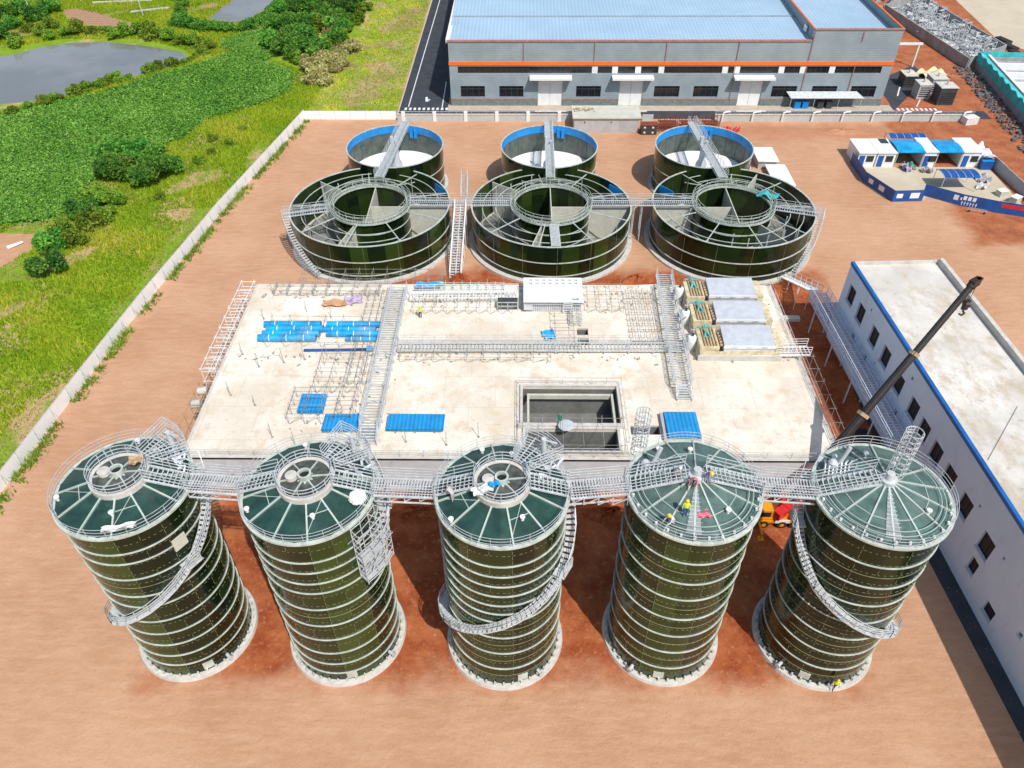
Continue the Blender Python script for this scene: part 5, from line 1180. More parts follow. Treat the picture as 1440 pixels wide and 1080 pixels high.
# ------------------------------------------------------------------ warehouse
t = thing('warehouse', 'large grey warehouse with a pale blue roof and orange stripe', 'warehouse', (30,190,0))
YW = 158.75; XA, XM, XB = -14.9, 57.2, 74.6; YB_ = 245
lw = [(-12.8,-7.8),(-4.8,.2),(11.1,16.2),(27.2,32.4),(35.3,40.4),(51.4,56.5),(59.6,64.7),(67.6,72.7)]
doors = [(3.2,8.3),(20.0,24.9),(44.7,49.4)]
hs = [(a,b,1.9,4.2) for a, b in lw]+[(a,b,.02,5.7) for a, b in doors]+[(-13.2,72.6,6.75,8.15)]
wwf = lambda u, v_, d: (u, YW+d, v_)
MB().holed(XA, XB, .0, 13.0, hs, wwf, .3).build('front_wall', m_clad, t)
MB().quad((XA,YW,0),(XA,YB_,0),(XA,YB_,13.0),(XA,YW,13.0)).quad((XB,YB_,0),(XB,YW,0),(XB,YW,15.2),(XB,YB_,15.2)).quad((XM,YW,13.001),(XB,YW,13.001),(XB,YW,15.2),(XM,YW,15.2)).quad((XM,YW+.3,13),(XM,YB_,14),(XM,YB_,15.2),(XM,YW,15.2)).quad((XA,YB_,0),(XB,YB_,0),(XB,YB_,13),(XA,YB_,13)).build('side_wall', m_clad, t)
for a, b in lw:
    wi = MB().quad((a,YW+.28,1.9),(b,YW+.28,1.9),(b,YW+.28,4.2),(a,YW+.28,4.2)).build('window', m_glass, t); fr = MB()
    for z in (1.94,3.5,4.16): fr.box(a,b,YW+.2,YW+.27,z-.05,z+.05)
    for k in range(5): x = a+(b-a)*k/4; fr.box(x-.04,x+.04,YW+.19,YW+.265,1.9,4.2)
    fr.build('frame', m_dgrey, wi)
wi = MB().quad((-13.2,YW+.28,6.75),(72.6,YW+.28,6.75),(72.6,YW+.28,8.15),(-13.2,YW+.28,8.15)).build('strip_window', m_glass, t); fr = MB()
for x in np.arange(-13.2, 72.7, 1.1): fr.box(x-.035,x+.035,YW+.2,YW+.27,6.75,8.15)
fr.build('frame', m_dgrey, wi)
for a in (14.1,18.2,22.9,27.6,40.5,42.9,51.9,56.2,62.1): MB().box(a,a+1.15,YW+.05,YW+.19,6.76,8.14).build('window_panel', m_white, wi)
for a, b in doors:
    d = MB().quad((a,YW+.25,.1),(b,YW+.25,.1),(b,YW+.25,5.7),(a,YW+.25,5.7)).build('door', m_white, t)
    MB().box((a+b)/2-.05,(a+b)/2+.05,YW+.2,YW+.245,.12,5.68).box(a,a+.1,YW+.18,YW+.245,.12,5.68).box(b-.1,b,YW+.18,YW+.245,.12,5.68).build('frame', m_silver, d)
    cn = MB().box(a-1.75,b+1.75,YW-1.9,YW-.003,6.0,6.42); cn.build('canopy', m_white, t)
    MB().box(a-.6,b+.8,155.6,156.19,.03,.12).build('door_ramp', m_pad, t)
MB().box(XA-.08,XB+.06,YW-.14,YW-.004,8.42,9.12).build('orange_stripe', m_orange, t)
pls = [XA]+[v_ for d in doors for v_ in d]+[XB]
pm = MB(); rm = MB()
for a, b in zip(pls[::2], pls[1::2]): pm.box(a+.02,b-.02,YW-.12,YW-.004,0,1.45); rm.box(a+.02,b-.02,YW-.14,YW-.003,1.452,1.62)
pm.build('plinth', m_clad2, t); rm.build('red_sill', m_redtrim, t)
MB().box(XA-.15,XM-.02,YW-.16,YW+.35,13.002,13.28).box(XM+.0,XB+.12,YW-.16,YW+.25,15.202,15.45).build('eaves_trim', m_redtrim, t)
MB().box(XM-.1,XM+.22,YW+.26,YB_,15.202,15.42).box(XB-.22,XB+.12,YW+.26,YB_,15.202,15.42).build('parapet_trim', m_orange, t)
MB().box(XA-.45,XA+.35,YW+.36,YB_,12.6,13.35).build('gable_trim', m_white, t)
sl_ = .035
MB().quad((XA,YW+.3,13.05),(XM-.01,YW+.3,13.05),(XM-.01,YB_,13.05+sl_*86),(XA,YB_,13.05+sl_*86)).build('roof', m_roof, t)
MB().quad((XM+.02,YW+.26,13.6),(XB-.01,YW+.26,13.6),(XB-.01,YB_,13.6+.01*86),(XM+.02,YB_,13.6+.01*86)).build('high_roof', m_roof, t)
for y in (172.5,186.0): z = 13.05+sl_*(y-YW-.3); MB().box(XA+.4,XM-.1,y-.25,y+.25,z+.01,z+.16).build('roof_seam', m_clad, t)
ds = MB()
for x in (.2,14.4,28.7,43,57.4): ds.bar((x,YW-.18,9.35), (x,YW-.18,13.0), .07)
for x in (57.4,67.0): ds.bar((x,YW-.18,1.7), (x,YW-.18,8.2), .07).bar((x,YW-.18,13), (x,YW-.18,15), .07)
for x in (43,): ds.bar((x,YW-.18,1.7), (x,YW-.18,8.2), .06)
ds.build('downpipes', m_redtrim, t)
MB().box(56.7,56.95,162.5,164.0,13.6,14.6).build('roof_door', m_white, t)
t = thing('lean_to_canopy', 'sloping pale sheet canopy on posts against the right end of the warehouse', 'canopy', (60.5,157.3,0))
MB().quad((54.4,158.5,3.2),(68.8,158.5,3.2),(70,156.6,2.5),(55.0,156.6,2.5)).quad((54.4,158.5,3.14),(55.0,156.6,2.44),(70,156.6,2.44),(68.8,158.5,3.14)).build('roof', m_galv, t)
lg = MB()
for x in (55.2,60,65,69.6): lg.bar((x,156.8,.1), (x,156.8,2.5), .06)
lg.build('leg', m_galv, t)
for k, (x, c) in enumerate(((56.9,m_blue),(58.5,m_blue),(61.6,m_dgrey),(63.4,m_dgrey))): 
    t2 = thing('storage_bin', ('blue bin under the warehouse canopy, the left one','blue bin under the warehouse canopy, the right one','dark bin under the warehouse canopy, the left one','dark bin under the warehouse canopy, the right one')[k], 'bin', (x,157.6,.12))
    MB().box(x-.6,x+.6,157.1,158.1,.12,1.4).build('body', c, t2); MB().box(x-.65,x+.65,157.05,158.15,1.402,1.5).build('lid', c, t2)
# concrete shed and neighbours by the back wall
t = thing('concrete_shed', 'grey concrete shed with a pale stained flat roof by the back wall', 'shed', (16.4,148.4,0))
MB().box(10.1,22.8,145.8,151.0,0,2.9).build('wall', m_wallc, t); MB().box(9.8,23.2,145.5,151.4,2.902,3.15).build('roof', m_pale, t)
rj = MB()
for x in (14.5,18.8): rj.box(x-.05,x+.05,145.77,145.797,0,2.9)
rj.build('wall_joint', m_pad, t); vq = MB()
for x in (12.2,17.4): vq.bar((x,145.76,2.1), (x,145.799,2.1), .16, 10)
vq.build('wall_vent', m_rust, t)
cl_ = MB(); rg = random.Random(2)
for k in range(60): x, y = rg.uniform(10.3,14.2), rg.uniform(148.5,149.8); cl_.bar((x,y,3.2), (x+rg.uniform(-.6,.6),y+rg.uniform(-.4,.4),3.2+rg.random()*.25), .06)
tag(cl_.build('roof_litter', m_wood), 'rust brown litter on the flat roof of the concrete shed', 'debris', None, 'stuff')
t = thing('skip_container', 'dark grey container with pale patches beside the concrete shed', 'container', (24.6,145.6,0))
MB().box(23.2,26.3,144.8,146.4,.1,1.9).build('body', m_dgrey, t); pt_ = MB()
for x in (23.9,25.5):
    for z in (.5,1.5): pt_.box(x-.18,x+.18,144.76,144.797,z-.15,z+.15)
pt_.build('panel_marks', m_white, t); MB().box(23.1,26.4,144.7,146.5,1.902,2.0).build('lid', m_rust, t)
for k, x in enumerate((27.0,31.2,35.2)):
    t = thing('rebar_rack', ('rusty red steel rack by the back wall, left one','rusty red steel rack by the back wall, middle one','rusty red steel rack by the back wall, right one')[k], 'rack', (x+1.7,147.3,0), 'rusty racks by the back wall')
    f = MB()
    for xx in (x,x+1.2,x+2.4,x+3.4):
        for y in (146.2,148.6): f.bar((xx,y,0), (xx,y,2.6), .08)
    for z in (.5,1.3,2.1):
        for y in (146.2,148.6): f.bar((x,y,z), (x+3.4,y,z), .07)
    f.build('frame', m_rust, t); f = MB(); rg = random.Random(k)
    for j in range(16): f.bar((x,146.4+.13*j,.6+.8*(j%2)), (x+3.5,146.4+.13*j,.6+.8*(j%2)), .05)
    f.build('bars', m_rust, t)
for k, (x, y) in enumerate(((40.6,147.2),(42.2,146.5))):
    cloth('red_bundle', x, y, 0, 1.3, 1.1, .7, m_red, ('red bundle beside the rusty racks, the left one','red bundle beside the rusty racks, the right one')[k], 'bundle', k, 3+k)
t = thing('site_cabin', 'pale flat roofed hut beside the right small tank', 'hut', (44.3,133.0,0)); MB().box(42.9,46.1,130.6,135.6,0,1.5).build('wall', m_wallc, t); MB().box(42.6,46.4,130.3,135.9,1.502,1.7).build('roof', m_white, t)
t = thing('site_cabin', 'lower pale flat roofed hut nearer the right large tank', 'hut', (45.4,126.6,0)); MB().box(44.2,47.2,122.6,129.9,0,.9).build('wall', m_wallc, t); MB().box(43.9,47.5,122.3,130.2,.902,1.1).build('roof', m_white, t)

# ------------------------------------------------------------------ site camp
YC0, YC1 = 131.4, 136.9
def cabin(x0, x1, label, wall, roofm, door_x, win_x, z=2.7):
    t = thing('site_cabin', label, 'cabin', ((x0+x1)/2,YC0+2,0), 'site cabins in the walled compound')
    MB().box(x0,x1,YC0,YC1,0,z).build('wall', wall, t); MB().box(x0-.12,x1+.1,YC0-.25,YC1+.15,z+.002,z+.16).build('roof', roofm, t)
    for d in door_x: MB().box(d,d+1.0,YC0-.05,YC0-.003,.1,2.2).build('door', m_dkblue, t)
    for d in win_x:
        wi = MB().box(d,d+1.3,YC0-.05,YC0-.003,1.0,2.2).build('window', m_glass, t); MB().box(d-.08,d+1.38,YC0-.08,YC0-.052,.9,1.0).box(d-.08,d+1.38,YC0-.08,YC0-.052,2.2,2.3).build('frame', m_white, wi)
    return t
cabin(60.9,64.0,'white site cabin at the left end of the compound row',m_white,m_white,[61.1],[62.4])
t = cabin(64.3,67.6,'white site cabin with a notch in its roof, second from the left',m_white,m_white,[64.5],[65.9]); MB().box(65.9,67.3,135.0,136.8,2.862,2.95).build('roof_opening', m_dgrey, t)
def open_bay(x0, x1, label, roofm):
    t = thing('open_bay', label, 'canopy', ((x0+x1)/2,YC0+2,0), 'open bays of the compound')
    m = MB(); n = 8
    for k in range(n):
        a, b = k/n, (k+1)/n; za, zb = 2.7+.55*math.sin(PI*(.15+.85*a)), 2.7+.55*math.sin(PI*(.15+.85*b)); ya, yb = YC0-.3+(YC1-YC0+.4)*a, YC0-.3+(YC1-YC0+.4)*b
        m.quad((x0,ya,za),(x1,ya,za),(x1,yb,zb),(x0,yb,zb)); m.quad((x0,ya,za-.06),(x0,yb,zb-.06),(x1,yb,zb-.06),(x1,ya,za-.06))
    m.build('roof', roofm, t, smooth=True); l = MB()
    for x in (x0+.1,x1-.1):
        for y in (YC0,YC1): l.bar((x,y,0), (x,y,2.8), .07)
    l.build('post', m_galv, t); MB().box(x0,x1,YC1-.1,YC1,0,2.6).build('back_wall', m_wallc, t); return t
open_bay(67.7,72.6,'open bay with a bright blue curved roof, left one',m_pipe)
cabin(72.7,74.9,'narrow white site cabin between the two blue bays',m_white,m_white,[72.8],[73.6],2.9)
open_bay(75.0,79.5,'open bay with a bright blue curved roof, right one',m_pipe)
cabin(79.6,82.9,'white site cabin at the right end of the compound row',m_white,m_white,[79.8],[81.2],2.9)
cloth('tarpaulin', 84.2, 133.2, 1.6, 2.6, 5.5, 1.1, m_white, 'pale arched cover over the right end of the cabin row', 'canopy', 0, 12)
box_item('blue_tank', 'dark blue tank under the pale cover at the right end of the cabins', 'tank', (84.0,131.0,0), (2.0,1.4,1.6), m_dkblue, 0, m_blue)
def panel_roof(x0, x1, y0, y1, z, label, tilt=.25):
    t = thing('panel_shelter', label, 'shelter', ((x0+x1)/2,(y0+y1)/2,0)); n = 5
    for k in range(n):
        a, b = x0+(x1-x0)*k/n+.04, x0+(x1-x0)*(k+1)/n-.04; m = MB()
        for j in range(4): u, v_ = j/4, (j+1)/4; za, zb = z+.5*math.sin(PI*(.2+.7*u)), z+.5*math.sin(PI*(.2+.7*v_)); ya, yb = y0+(y1-y0)*u, y0+(y1-y0)*v_; m.quad((a,ya,za),(b,ya,za),(b,yb,zb),(a,yb,zb)); m.quad((a,ya,za-.07),(a,yb,zb-.07),(b,yb,zb-.07),(b,ya,za-.07))
        m.build('roof_panel', m_dkblue, t, smooth=True)
    f = MB()
    for k in range(n+1): x = x0+(x1-x0)*k/n; f.tube([(x,y0+(y1-y0)*j/4,z+.5*math.sin(PI*(.2+.7*j/4))+.03) for j in range(5)], .05)
    for x in (x0+.1,x1-.1):
        for y in (y0,y1): f.bar((x,y,0), (x,y,z+.3), .06)
    f.build('frame', m_galv, t)
panel_roof(72.4,78.6,122.2,125.6,2.4,'blue panel shelter standing in the middle of the compound yard')
panel_roof(68.4,75.2,137.4,139.9,2.5,'blue panel shelter behind the cabin row')
sheet('yard_paving', [(61.4,131.4),(61.2,125.6),(63.4,119.2),(68.6,119.2),(70.2,121.0),(84.6,114.0),(85.0,131.4)], .010, m_beige)
def banner(label, pts, h, marks, red=None):
    t = thing('banner_fence', label, 'banner fence', (pts[0][0],pts[0][1],0)); m = MB()
    for a, b in zip(pts, pts[1:]):
        d = Vector((b[0]-a[0],b[1]-a[1],0)).normalized(); n_ = Vector((-d.y,d.x,0))*.05
        m._add([(a[0],a[1],.05),(b[0],b[1],.05),(b[0]+n_.x,b[1]+n_.y,.05),(a[0]+n_.x,a[1]+n_.y,.05)]+[(a[0],a[1],h),(b[0],b[1],h),(b[0]+n_.x,b[1]+n_.y,h),(a[0]+n_.x,a[1]+n_.y,h)], [(0,3,2,1),(4,5,6,7),(0,1,5,4),(1,2,6,5),(2,3,7,6),(3,0,4,7)])
    m.build('banner', m_dkblue, t); q = MB(); rr = MB()
    for seg, f0, f1, z0, z1, c in marks:
        a, b = pts[seg], pts[seg+1]; d = Vector((b[0]-a[0],b[1]-a[1],0)); n_ = Vector((d.y,-d.x,0)).normalized()*.012; p, r_ = Vector((*a,0))+d*f0+n_, Vector((*a,0))+d*f1+n_
        (q if c == 'w' else rr).quad((p.x,p.y,z0),(r_.x,r_.y,z0),(r_.x,r_.y,z1),(p.x,p.y,z1))
    if q.f: q.build('white_marks', m_white, t)
    if rr.f: rr.build('red_band', m_red, t)
    return t
banner('blue banner fence with pale patches at the left corner of the compound', [(60.4,133.0),(60.3,125.4),(63.0,118.6),(68.2,118.9)], 2.1, [(1,.15,.3,.7,1.5,'w'),(1,.5,.68,.6,1.5,'w'),(2,.1,.3,.7,1.5,'w'),(2,.55,.85,.6,1.6,'w')])
mk_ = [(1,.02+.14*k,.12+.14*k,1.15,1.85,'w') for k in range(3)]+[(0,.78,.9,.8,1.7,'w'),(0,.95,.99,1.0,1.5,'w')]
for k in range(6): mk_ += [(1,.0+.085*k,.055+.085*k,.55,.68,'w'),(1,.018+.085*k,.038+.085*k,.2,.9,'w')]
mk_ += [(2,.1,1,1.1,1.75,'r')]
banner('blue banner fence with white lettering along the front of the compound', [(69.0,120.9),(74.0,117.4),(78.6,115.2),(86.5,112.4)], 2.1, mk_)
fence_run('mesh_fence', 'grey mesh fence down the right side of the compound', [(85.6,131.5),(85.9,124),(86.6,112.6)], 2.0, m_wallc, m_galv, 2.4)
jl = ['pale bags piled','cream crate','pale covered stack','cream crate with brown lid','pale tilted box','white sack heap','grey bag heap','cream box']
jw = ['behind the right shelter leg','by the right mesh fence, uppermost','by the right mesh fence, middle','near the red banner','just behind the red banner','in front of the left blue bay','in front of the narrow cabin','at the far right of the compound front']
for k, (x, y) in enumerate(((80.2,123.2),(82.6,121.0),(83.6,118.4),(80.8,116.8),(84.4,115.0),(69.6,130.2),(73.0,129.4),(85.2,114.2))):
    if k in (0,5,6): cloth('sack_heap', x, y, .02, 1.8, 1.4, 1.0, (m_canvas,0,0,0,0,m_purple,m_lcl)[k] or m_canvas, jl[k]+' '+jw[k], 'sacks', k, 20+k)
    else: box_item('crate', jl[k]+' '+jw[k], 'crate', (x,y,.02), (1.7,1.2,.7+.2*(k%3)), m_pale, .3*k, m_wood if k == 3 else m_canvas)
cloth('tarpaulin', 70.4, 130.9, .02, 2.0, 1.4, 1.0, m_gcl, 'green heap under the left blue bay', 'tarpaulin', 0, 31)
cloth('tarpaulin', 81.6, 126.4, .02, 2.2, 2.8, .9, m_lcl, 'grey heap of bags right of the yard shelter', 'sacks', .2, 33)
t = thing('handcart', 'thin metal handcart standing outside the blue banner fence', 'cart', (75.4,115.2,0)); m = MB(); m.rail([(74.4,115.4,.3),(77.0,114.4,.3)], .5, 2, .03, .6); m.build('frame', m_galv, t)
m = MB()
for x, y in ((74.6,115.3),(76.8,114.5)): m.bar((x,y-.05,.2), (x,y+.05,.2), .2, 12)
m.build('wheel', m_black, t)

# ------------------------------------------------------------------ far right: generators, rubble, basins
gl_ = ['dark generator cabinet nearest the road crossing', 'dark generator cabinet behind the nearest one', 'grey generator cabinet with louvres beside the yellow bank', 'dark low cabinet furthest from the crossing']
for k, (x, y, sx, sy, h) in enumerate(((88.0,160.6,3.4,3.2,3.6),(84.6,163.6,2.6,3.0,3.0),(88.6,166.4,3.2,3.4,3.2),(84.2,170.4,2.6,3.4,2.4))):
    t = thing('generator', gl_[k], 'generator', (x,y,0), 'generators by the road end')
    MB().box(x-sx/2,x+sx/2,y-sy/2,y+sy/2,.15,h).build('body', (m_dgrey,m_wallc,m_wallc,m_dgrey)[k], t); MB().box(x-sx/2+.1,x+sx/2-.1,y-sy/2+.1,y+sy/2-.1,0,.15).build('base', m_pad, t)
    l = MB()
    for j in range(5): l.box(x-sx/2+.3,x+sx/2-.3,y-sy/2-.04,y-sy/2-.003,.6+.45*j,.8+.45*j) if .8+.45*j < h else None
    l.build('louvres', m_black, t); MB().box(x-sx/2-.1,x+sx/2+.1,y-sy/2-.1,y+sy/2+.1,h+.002,h+.15).bar((x,y,h+.15), (x,y,h+.9), .2, 10).build('roof', m_pad, t)
t = thing('portal_frame', 'pale steel portal frame beside the far corner of the warehouse', 'frame', (87,181,0))
m = MB()
for x in (84.5,89.5): m.bar((x,181,0), (x,181,5), .22)
m.bar((83.8,181,5.1), (90.2,181,5.1), .3); m.build('frame', m_white, t)
cloth('sand_heap', 92, 175, 0, 6, 5, 1.2, m_yel, 'yellow ochre soil heap behind the generators', 'soil heap', .4, 41, 20, 16)
def ruin(x0, y0, ex, ey, L1, L2, label, name, floorm, seed, n):
    t = thing(name, label, 'construction', (x0,y0,0)); a = Vector((*ex,0)).normalized(); b = Vector((*ey,0)).normalized(); o = Vector((x0,y0,0)); w_ = MB()
    def wall(p, q, h, th=.3):
        d = (q-p).normalized(); n_ = Vector((-d.y,d.x,0))*th/2; w_.poly([(p-n_).xy[:],(q-n_).xy[:],(q+n_).xy[:],(p+n_).xy[:]][0:4], 0, h)
    c = [o, o+a*L1, o+a*L1+b*L2, o+b*L2]
    for i in range(4): wall(c[i], c[(i+1)%4], 2.4-.003*i)
    w_.build('wall', floorm, t); MB().poly([v_.xy[:] for v_ in c], .02, n).build('floor_slab', floorm, t); return t, o, a, b
t, o, a, b = ruin(101.2,179.6,(-5,38),(12,8.5),40,15,'grey concrete foundation crowded with formwork and steel, far right', 'foundation_works', m_rub, 1, .3)
fw = MB(); bm_ = MB(); rg = random.Random(4)
for k in range(300):
    p = o+a*rg.uniform(1,39)+b*rg.uniform(1,14); ang = rg.random()*3.14; L = rg.uniform(.6,2.6); z = .3+rg.random()*2.2
    if k % 2: fw.cbox((p.x,p.y,z), (L,rg.uniform(.2,1.0),rg.uniform(.1,.7)), ang, rg.uniform(-.5,.5))
    else: bm_.bar((p.x,p.y,z), (p.x+L*math.cos(ang),p.y+L*math.sin(ang),z+rg.uniform(-.4,.8)), .09)
for k in range(26):
    p = o+a*rg.uniform(2,36)+b*rg.uniform(1,12); hh = rg.uniform(2.2,4.2); q = p+a*rg.uniform(1.5,3.5); u = b*rg.uniform(1,2.2)
    for c_ in (p,q,q+u,p+u): bm_.bar((c_.x,c_.y,.3), (c_.x,c_.y,hh), .09)
    for z in (1.4,hh): bm_.tube([(c_.x,c_.y,z) for c_ in (p,q,q+u,p+u)], .08, 4, True)
o1 = fw.build('formwork', m_form, t); o1['kind'] = 'stuff'; o1 = bm_.build('steel_poles', m_galv, t); o1['kind'] = 'stuff'
t, o, a, b = ruin(103.5,180.5,(-4.5,-39),(14,-1.0),44,16,'row of concrete basins edged with teal net on the right', 'basin_works', m_rub, 2, 1.7)
bw = MB()
for k in range(1,8): p, q = o+a*(5.5*k)+b*2, o+a*(5.5*k)+b*16; n_ = a*.35; bw.poly([(p-n_).xy[:],(q-n_).xy[:],(q+n_).xy[:],(p+n_).xy[:]], 1.6, 3.0)
p, q = o+b*2.2, o+a*44+b*2.2; n_ = b*.3; bw.poly([(p-n_).xy[:],(p+n_).xy[:],(q+n_).xy[:],(q-n_).xy[:]], 1.61, 2.95); bw.build('basin_wall', m_white, t)
nt = MB(); 
for k in range(44): p, q = o+a*k, o+a*(k+1); h0, h1 = 3.4+.25*math.sin(k*1.7), 3.4+.25*math.sin((k+1)*1.7); nt.quad((p.x-.3,p.y,1.6),(q.x-.3,q.y,1.6),(q.x-.2,q.y,h1),(p.x-.2,p.y,h0)); nt.quad((p.x-.2,p.y,h0),(q.x-.2,q.y,h1),((q+b*1.2).x,(q+b*1.2).y,3.02),((p+b*1.2).x,(p+b*1.2).y,3.02))
for k in range(14): p, q = o+b*k*1.1, o+b*(k+1)*1.1; nt.quad((p.x,p.y+.3,1.2),(q.x,q.y+.3,1.2),(q.x,q.y+.3,3.5),(p.x,p.y+.3,3.5))
nt.build('teal_net', m_teal, t)
rbm = MB()
for k in range(420):
    u = rg.uniform(0,46); p = o+a*u+b*(-rg.uniform(.4,4.6)); s_ = rg.uniform(.15,.7); rbm.cbox((p.x,p.y,s_*.35), (s_,s_*rg.uniform(.5,1.2),s_*rg.uniform(.4,.9)), rg.random()*3, rg.uniform(-.5,.5))
tag(rbm.build('rubble', simple('dark_rubble', (.15,.15,.16), .9, 0, .8, 1.2)), 'dark rubble strewn along the foot of the teal netted basins', 'rubble', None, 'stuff')
rbm = MB()
for k in range(70):
    p = (rg.uniform(94,112), rg.uniform(214,236)); s_ = rg.uniform(.5,1.8); rbm.cbox((*p,s_*.35), (s_,s_*rg.uniform(.5,1.2),s_*rg.uniform(.4,.9)), rg.random()*3, rg.uniform(-.3,.3))
tag(rbm.build('rubble', m_rub), 'grey concrete blocks heaped beyond the far foundation works', 'rubble', None, 'stuff')
for k in range(3): box_item('steel_stack', ('dark stack of steel by the beige yard, nearest','dark stack of steel by the beige yard, middle','dark stack of steel by the beige yard, farthest')[k], 'steel stack', (116.5+.5*k,188+4.5*k,0), (1.6,4.0,.8), m_dgrey, .3, m_black)
box_item('white_van_body', 'pale covered object at the right end of the boundary wall', 'cover', (89.5,150.2,0), (2.6,1.4,1.3), m_canvas, .2, m_white)
for k, (x, y, rz) in enumerate(((-112,230,.12),(-101.5,222.5,.38))):
    t = thing('plot_border', ('pale concrete border of the far vegetable plot, long side','pale concrete border of the far vegetable plot, short side')[k], 'kerb', (x,y,0)); MB().cbox((x,y,.2), (16-6*k,.9,.4), rz).build('body', m_pad, t)
# power poles by the pond
for k, (x, y) in enumerate(((-111.3,158.6),(-131,216.5),(-101.6,217.4),(-124.0,230.5))):
    t = thing('power_pole', ('pale slender power pole at the near left corner of the pond','pale slender power pole behind the pond at far left','pale slender power pole by the ploughed field','pale slender power pole at the top left')[k], 'pole', (x,y,0), 'poles round the ponds')
    MB().bar((x,y,0), (x,y,7.5), .13, 8, .09).build('pole', m_pad, t, smooth=True); MB().bar((x-.6,y,7.2), (x+.6,y,7.2), .06).build('crossarm', m_galv, t)
t = thing('white_sheet_roll', 'white roll of sheet lying on the bare patch at the left edge', 'sheet roll', (-80.1,104,0)); MB().bar((-81,103,.3), (-79.4,104.8,.3), .32, 10, .18).build('body', m_white, t, smooth=True)

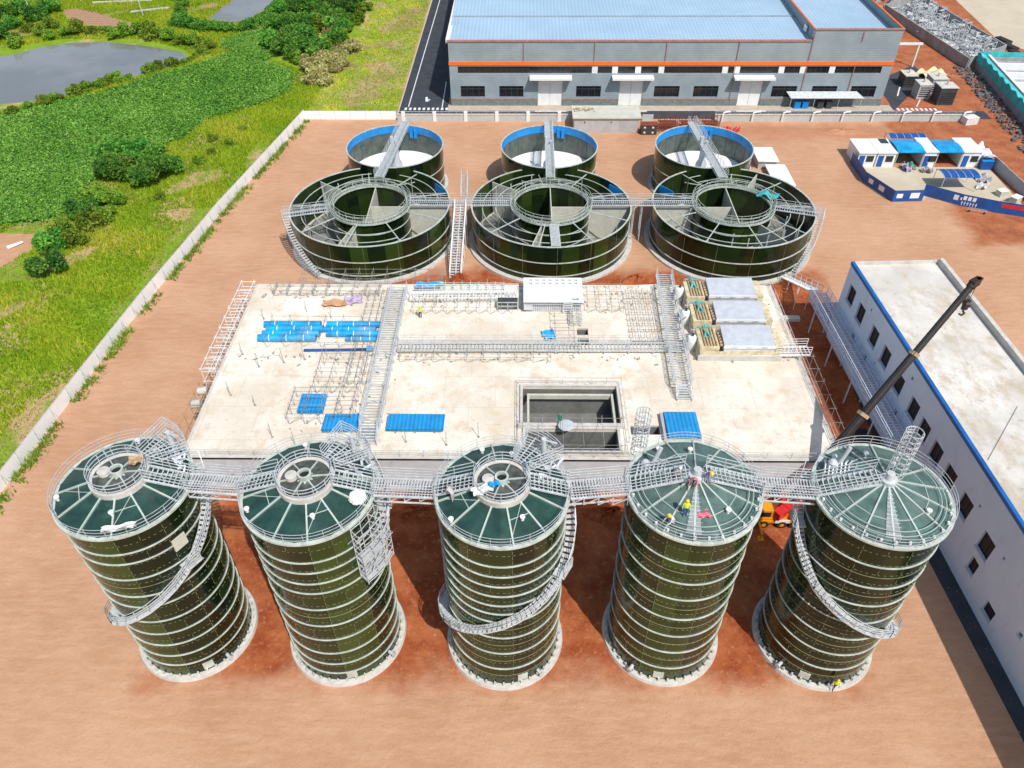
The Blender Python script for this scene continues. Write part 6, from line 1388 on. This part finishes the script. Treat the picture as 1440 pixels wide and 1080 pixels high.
# ------------------------------------------------------------------ people
def person(label, loc, rz, top, legs, pose='stand', hat=m_hat, scale=1.0):
    lean = {'stand':0,'bend':.75,'crouch':.6,'walk':.1}[pose]; drop = {'crouch':.42}.get(pose, 0)
    V, E, Rr = [], [], []
    def vtx(p, r, par=None):
        V.append(Vector(p)); Rr.append(r); i = len(V)-1
        if par is not None: E.append((par, i))
        return i
    ph = .92-drop; pel = vtx((0,0,ph), .15)
    fw = lambda d: Vector((0, math.sin(lean)*d, math.cos(lean)*d))
    b = Vector((0,0,ph)); w_ = vtx(b+fw(.2), .135, pel); ch = vtx(b+fw(.42), .16, w_); nk = vtx(b+fw(.58), .065, ch); hd = vtx(b+fw(.68)+Vector((0,.02,0)), .095, nk); vtx(b+fw(.80)+Vector((0,.01,0)), .085, hd)
    no = vtx(b+fw(.69)+Vector((0,.105,0)), .018, hd)
    for sg in (-1,1):
        st = {'walk':.22*sg,'stand':.02*sg}.get(pose, .05*sg)
        hip = vtx((.10*sg,0,ph-.06), .10, pel)
        kn = vtx((.11*sg,st*.6+(.28 if pose == 'crouch' else .03),.48 if pose != 'crouch' else .42), .07, hip); an = vtx((.11*sg,st-(.05 if pose == 'crouch' else 0),.09), .045, kn); vtx((.12*sg,st+.15,.045), .04, an)
        sh = vtx(b+fw(.50)+Vector((.19*sg,0,0)), .065, ch); 
        fwd = .1 if pose in ('stand','walk') else .3; el = vtx(b+fw(.50)+Vector((.25*sg,fwd*.4-(.12*sg if pose == 'walk' else 0),-.28)), .046, sh); wr = vtx(b+fw(.5)+Vector((.24*sg,fwd+.05,-.5)), .032, el); pm_ = vtx(b+fw(.5)+Vector((.235*sg,fwd+.08,-.58)), .036, wr)
        for f in range(4): k1 = vtx(V[pm_]+Vector((-.012*sg,-.03+.022*f,-.055)), .0095, pm_); vtx(V[k1]+Vector((-.02*sg,0,-.035+.004*abs(f-1))), .008, k1)
        k1 = vtx(V[pm_]+Vector((-.03*sg,.05,-.02)), .010, pm_); vtx(V[k1]+Vector((-.012*sg,.01,-.03)), .009, k1)
    me = bpy.data.meshes.new('person'); me.from_pydata([v_[:] for v_ in V], E, []); ob = bpy.data.objects.new('person', me); COL.objects.link(ob)
    md = ob.modifiers.new('Skin', 'SKIN'); ob.modifiers.new('Sub', 'SUBSURF').levels = 1
    for i, r_ in enumerate(Rr): me.skin_vertices[0].data[i].radius = (r_*(1.25 if i in (1,2,0) else 1), r_)
    me.skin_vertices[0].data[0].use_root = True
    dg = bpy.context.evaluated_depsgraph_get(); new = bpy.data.meshes.new_from_object(ob.evaluated_get(dg)); ob.modifiers.clear(); ob.data = new
    for m in (m_skin, top, legs, m_black): new.materials.append(m)
    nkz = (b+fw(.56)); up = Vector((0,math.sin(lean),math.cos(lean)))
    for f in new.polygons:
        f.use_smooth = True; c = f.center
        if c.z < .12: f.material_index = 3
        elif (c-nkz).dot(up) > 0 and abs(c.x) < .14: f.material_index = 0
        elif c.z < ph+.04 and abs(c.x) < .23 and not (pose != 'stand' and c.y > .2 and c.z > .5): f.material_index = 2
        elif abs(c.x) > .17 and (c-(b+fw(.5))).z < -.44: f.material_index = 0
        else: f.material_index = 1
    ob.location = loc; ob.rotation_euler = (0,0,rz); ob.scale = (scale,)*3
    tag(ob, label, 'person')
    hp = b+fw(.79); hm = MB().lathe([(.15,-.03),(.125,-.02),(.118,.04),(.085,.095),(0,.115)], 0, 0, 14)
    if hat: h = hm.build('hard_hat', hat, None, True); h.location = hp+Vector((0,.01,0)); h.rotation_euler = (-lean,0,0); h.parent = ob
    ey = MB()
    for sg in (-1,1): ey.lathe([(0,-.012),(.012,0),(0,.012)], .035*sg, .088, 6)
    e = ey.build('eyes', m_black, None); e.location = b+fw(.715); e.parent = ob
    return ob
zc = lambda i, r: HS+.06+(22.0-HS)*(5.05-r)/(5.05-.4)
person('worker in a yellow green vest standing alone on the deck beside the long walkway', (-13.0,79.0,ZD), 3.1, m_hiviz, m_trou, 'stand')
person('worker in green clothes standing on the slab between the two pits', (4.2,59.35,ZD+.5), 3.0, m_gcl, m_gcl, 'stand', None)
person('worker in a yellow green vest down in the front pit', (7.6,57.2,1.06), 2.5, m_hiviz, m_trou, 'bend')
person('bareheaded worker in grey stooping on the roof of the middle silo', (-5.0,36.3,20.85), 1.0, m_lcl, m_lcl, 'bend', None)
person('worker in a pink shirt and dark trousers bending at the tip of the silo roof', (12.75,36.9,21.85), 2.6, m_pink, m_trou, 'bend', None, 1.05)
person('worker in a violet shirt and yellow helmet at the tip of the silo roof', (13.75,37.5,21.8), 3.3, m_vio, m_lcl, 'bend', m_hat, 1.05)
person('worker in a yellow vest and blue trousers standing on the slope of the silo roof', (11.85,34.9,21.1), 3.0, m_hiviz, m_dkblue, 'stand', m_hat, 1.0)
person('worker in pale clothes and yellow helmet crouching near the edge of the silo roof', (10.95,34.3,20.95), 2.0, m_canvas, m_lcl, 'crouch', m_hat, 1.05)
person('worker in grey and a white helmet kneeling left of the silo roof tip', (11.4,38.1,21.5), -1.5, m_lcl, m_trou, 'crouch', m_white, 1.0)
person('worker in a yellow green vest on the pad at the foot of a silo', (27.5,32.2,.36), 2.9, m_hiviz, m_trou, 'walk')
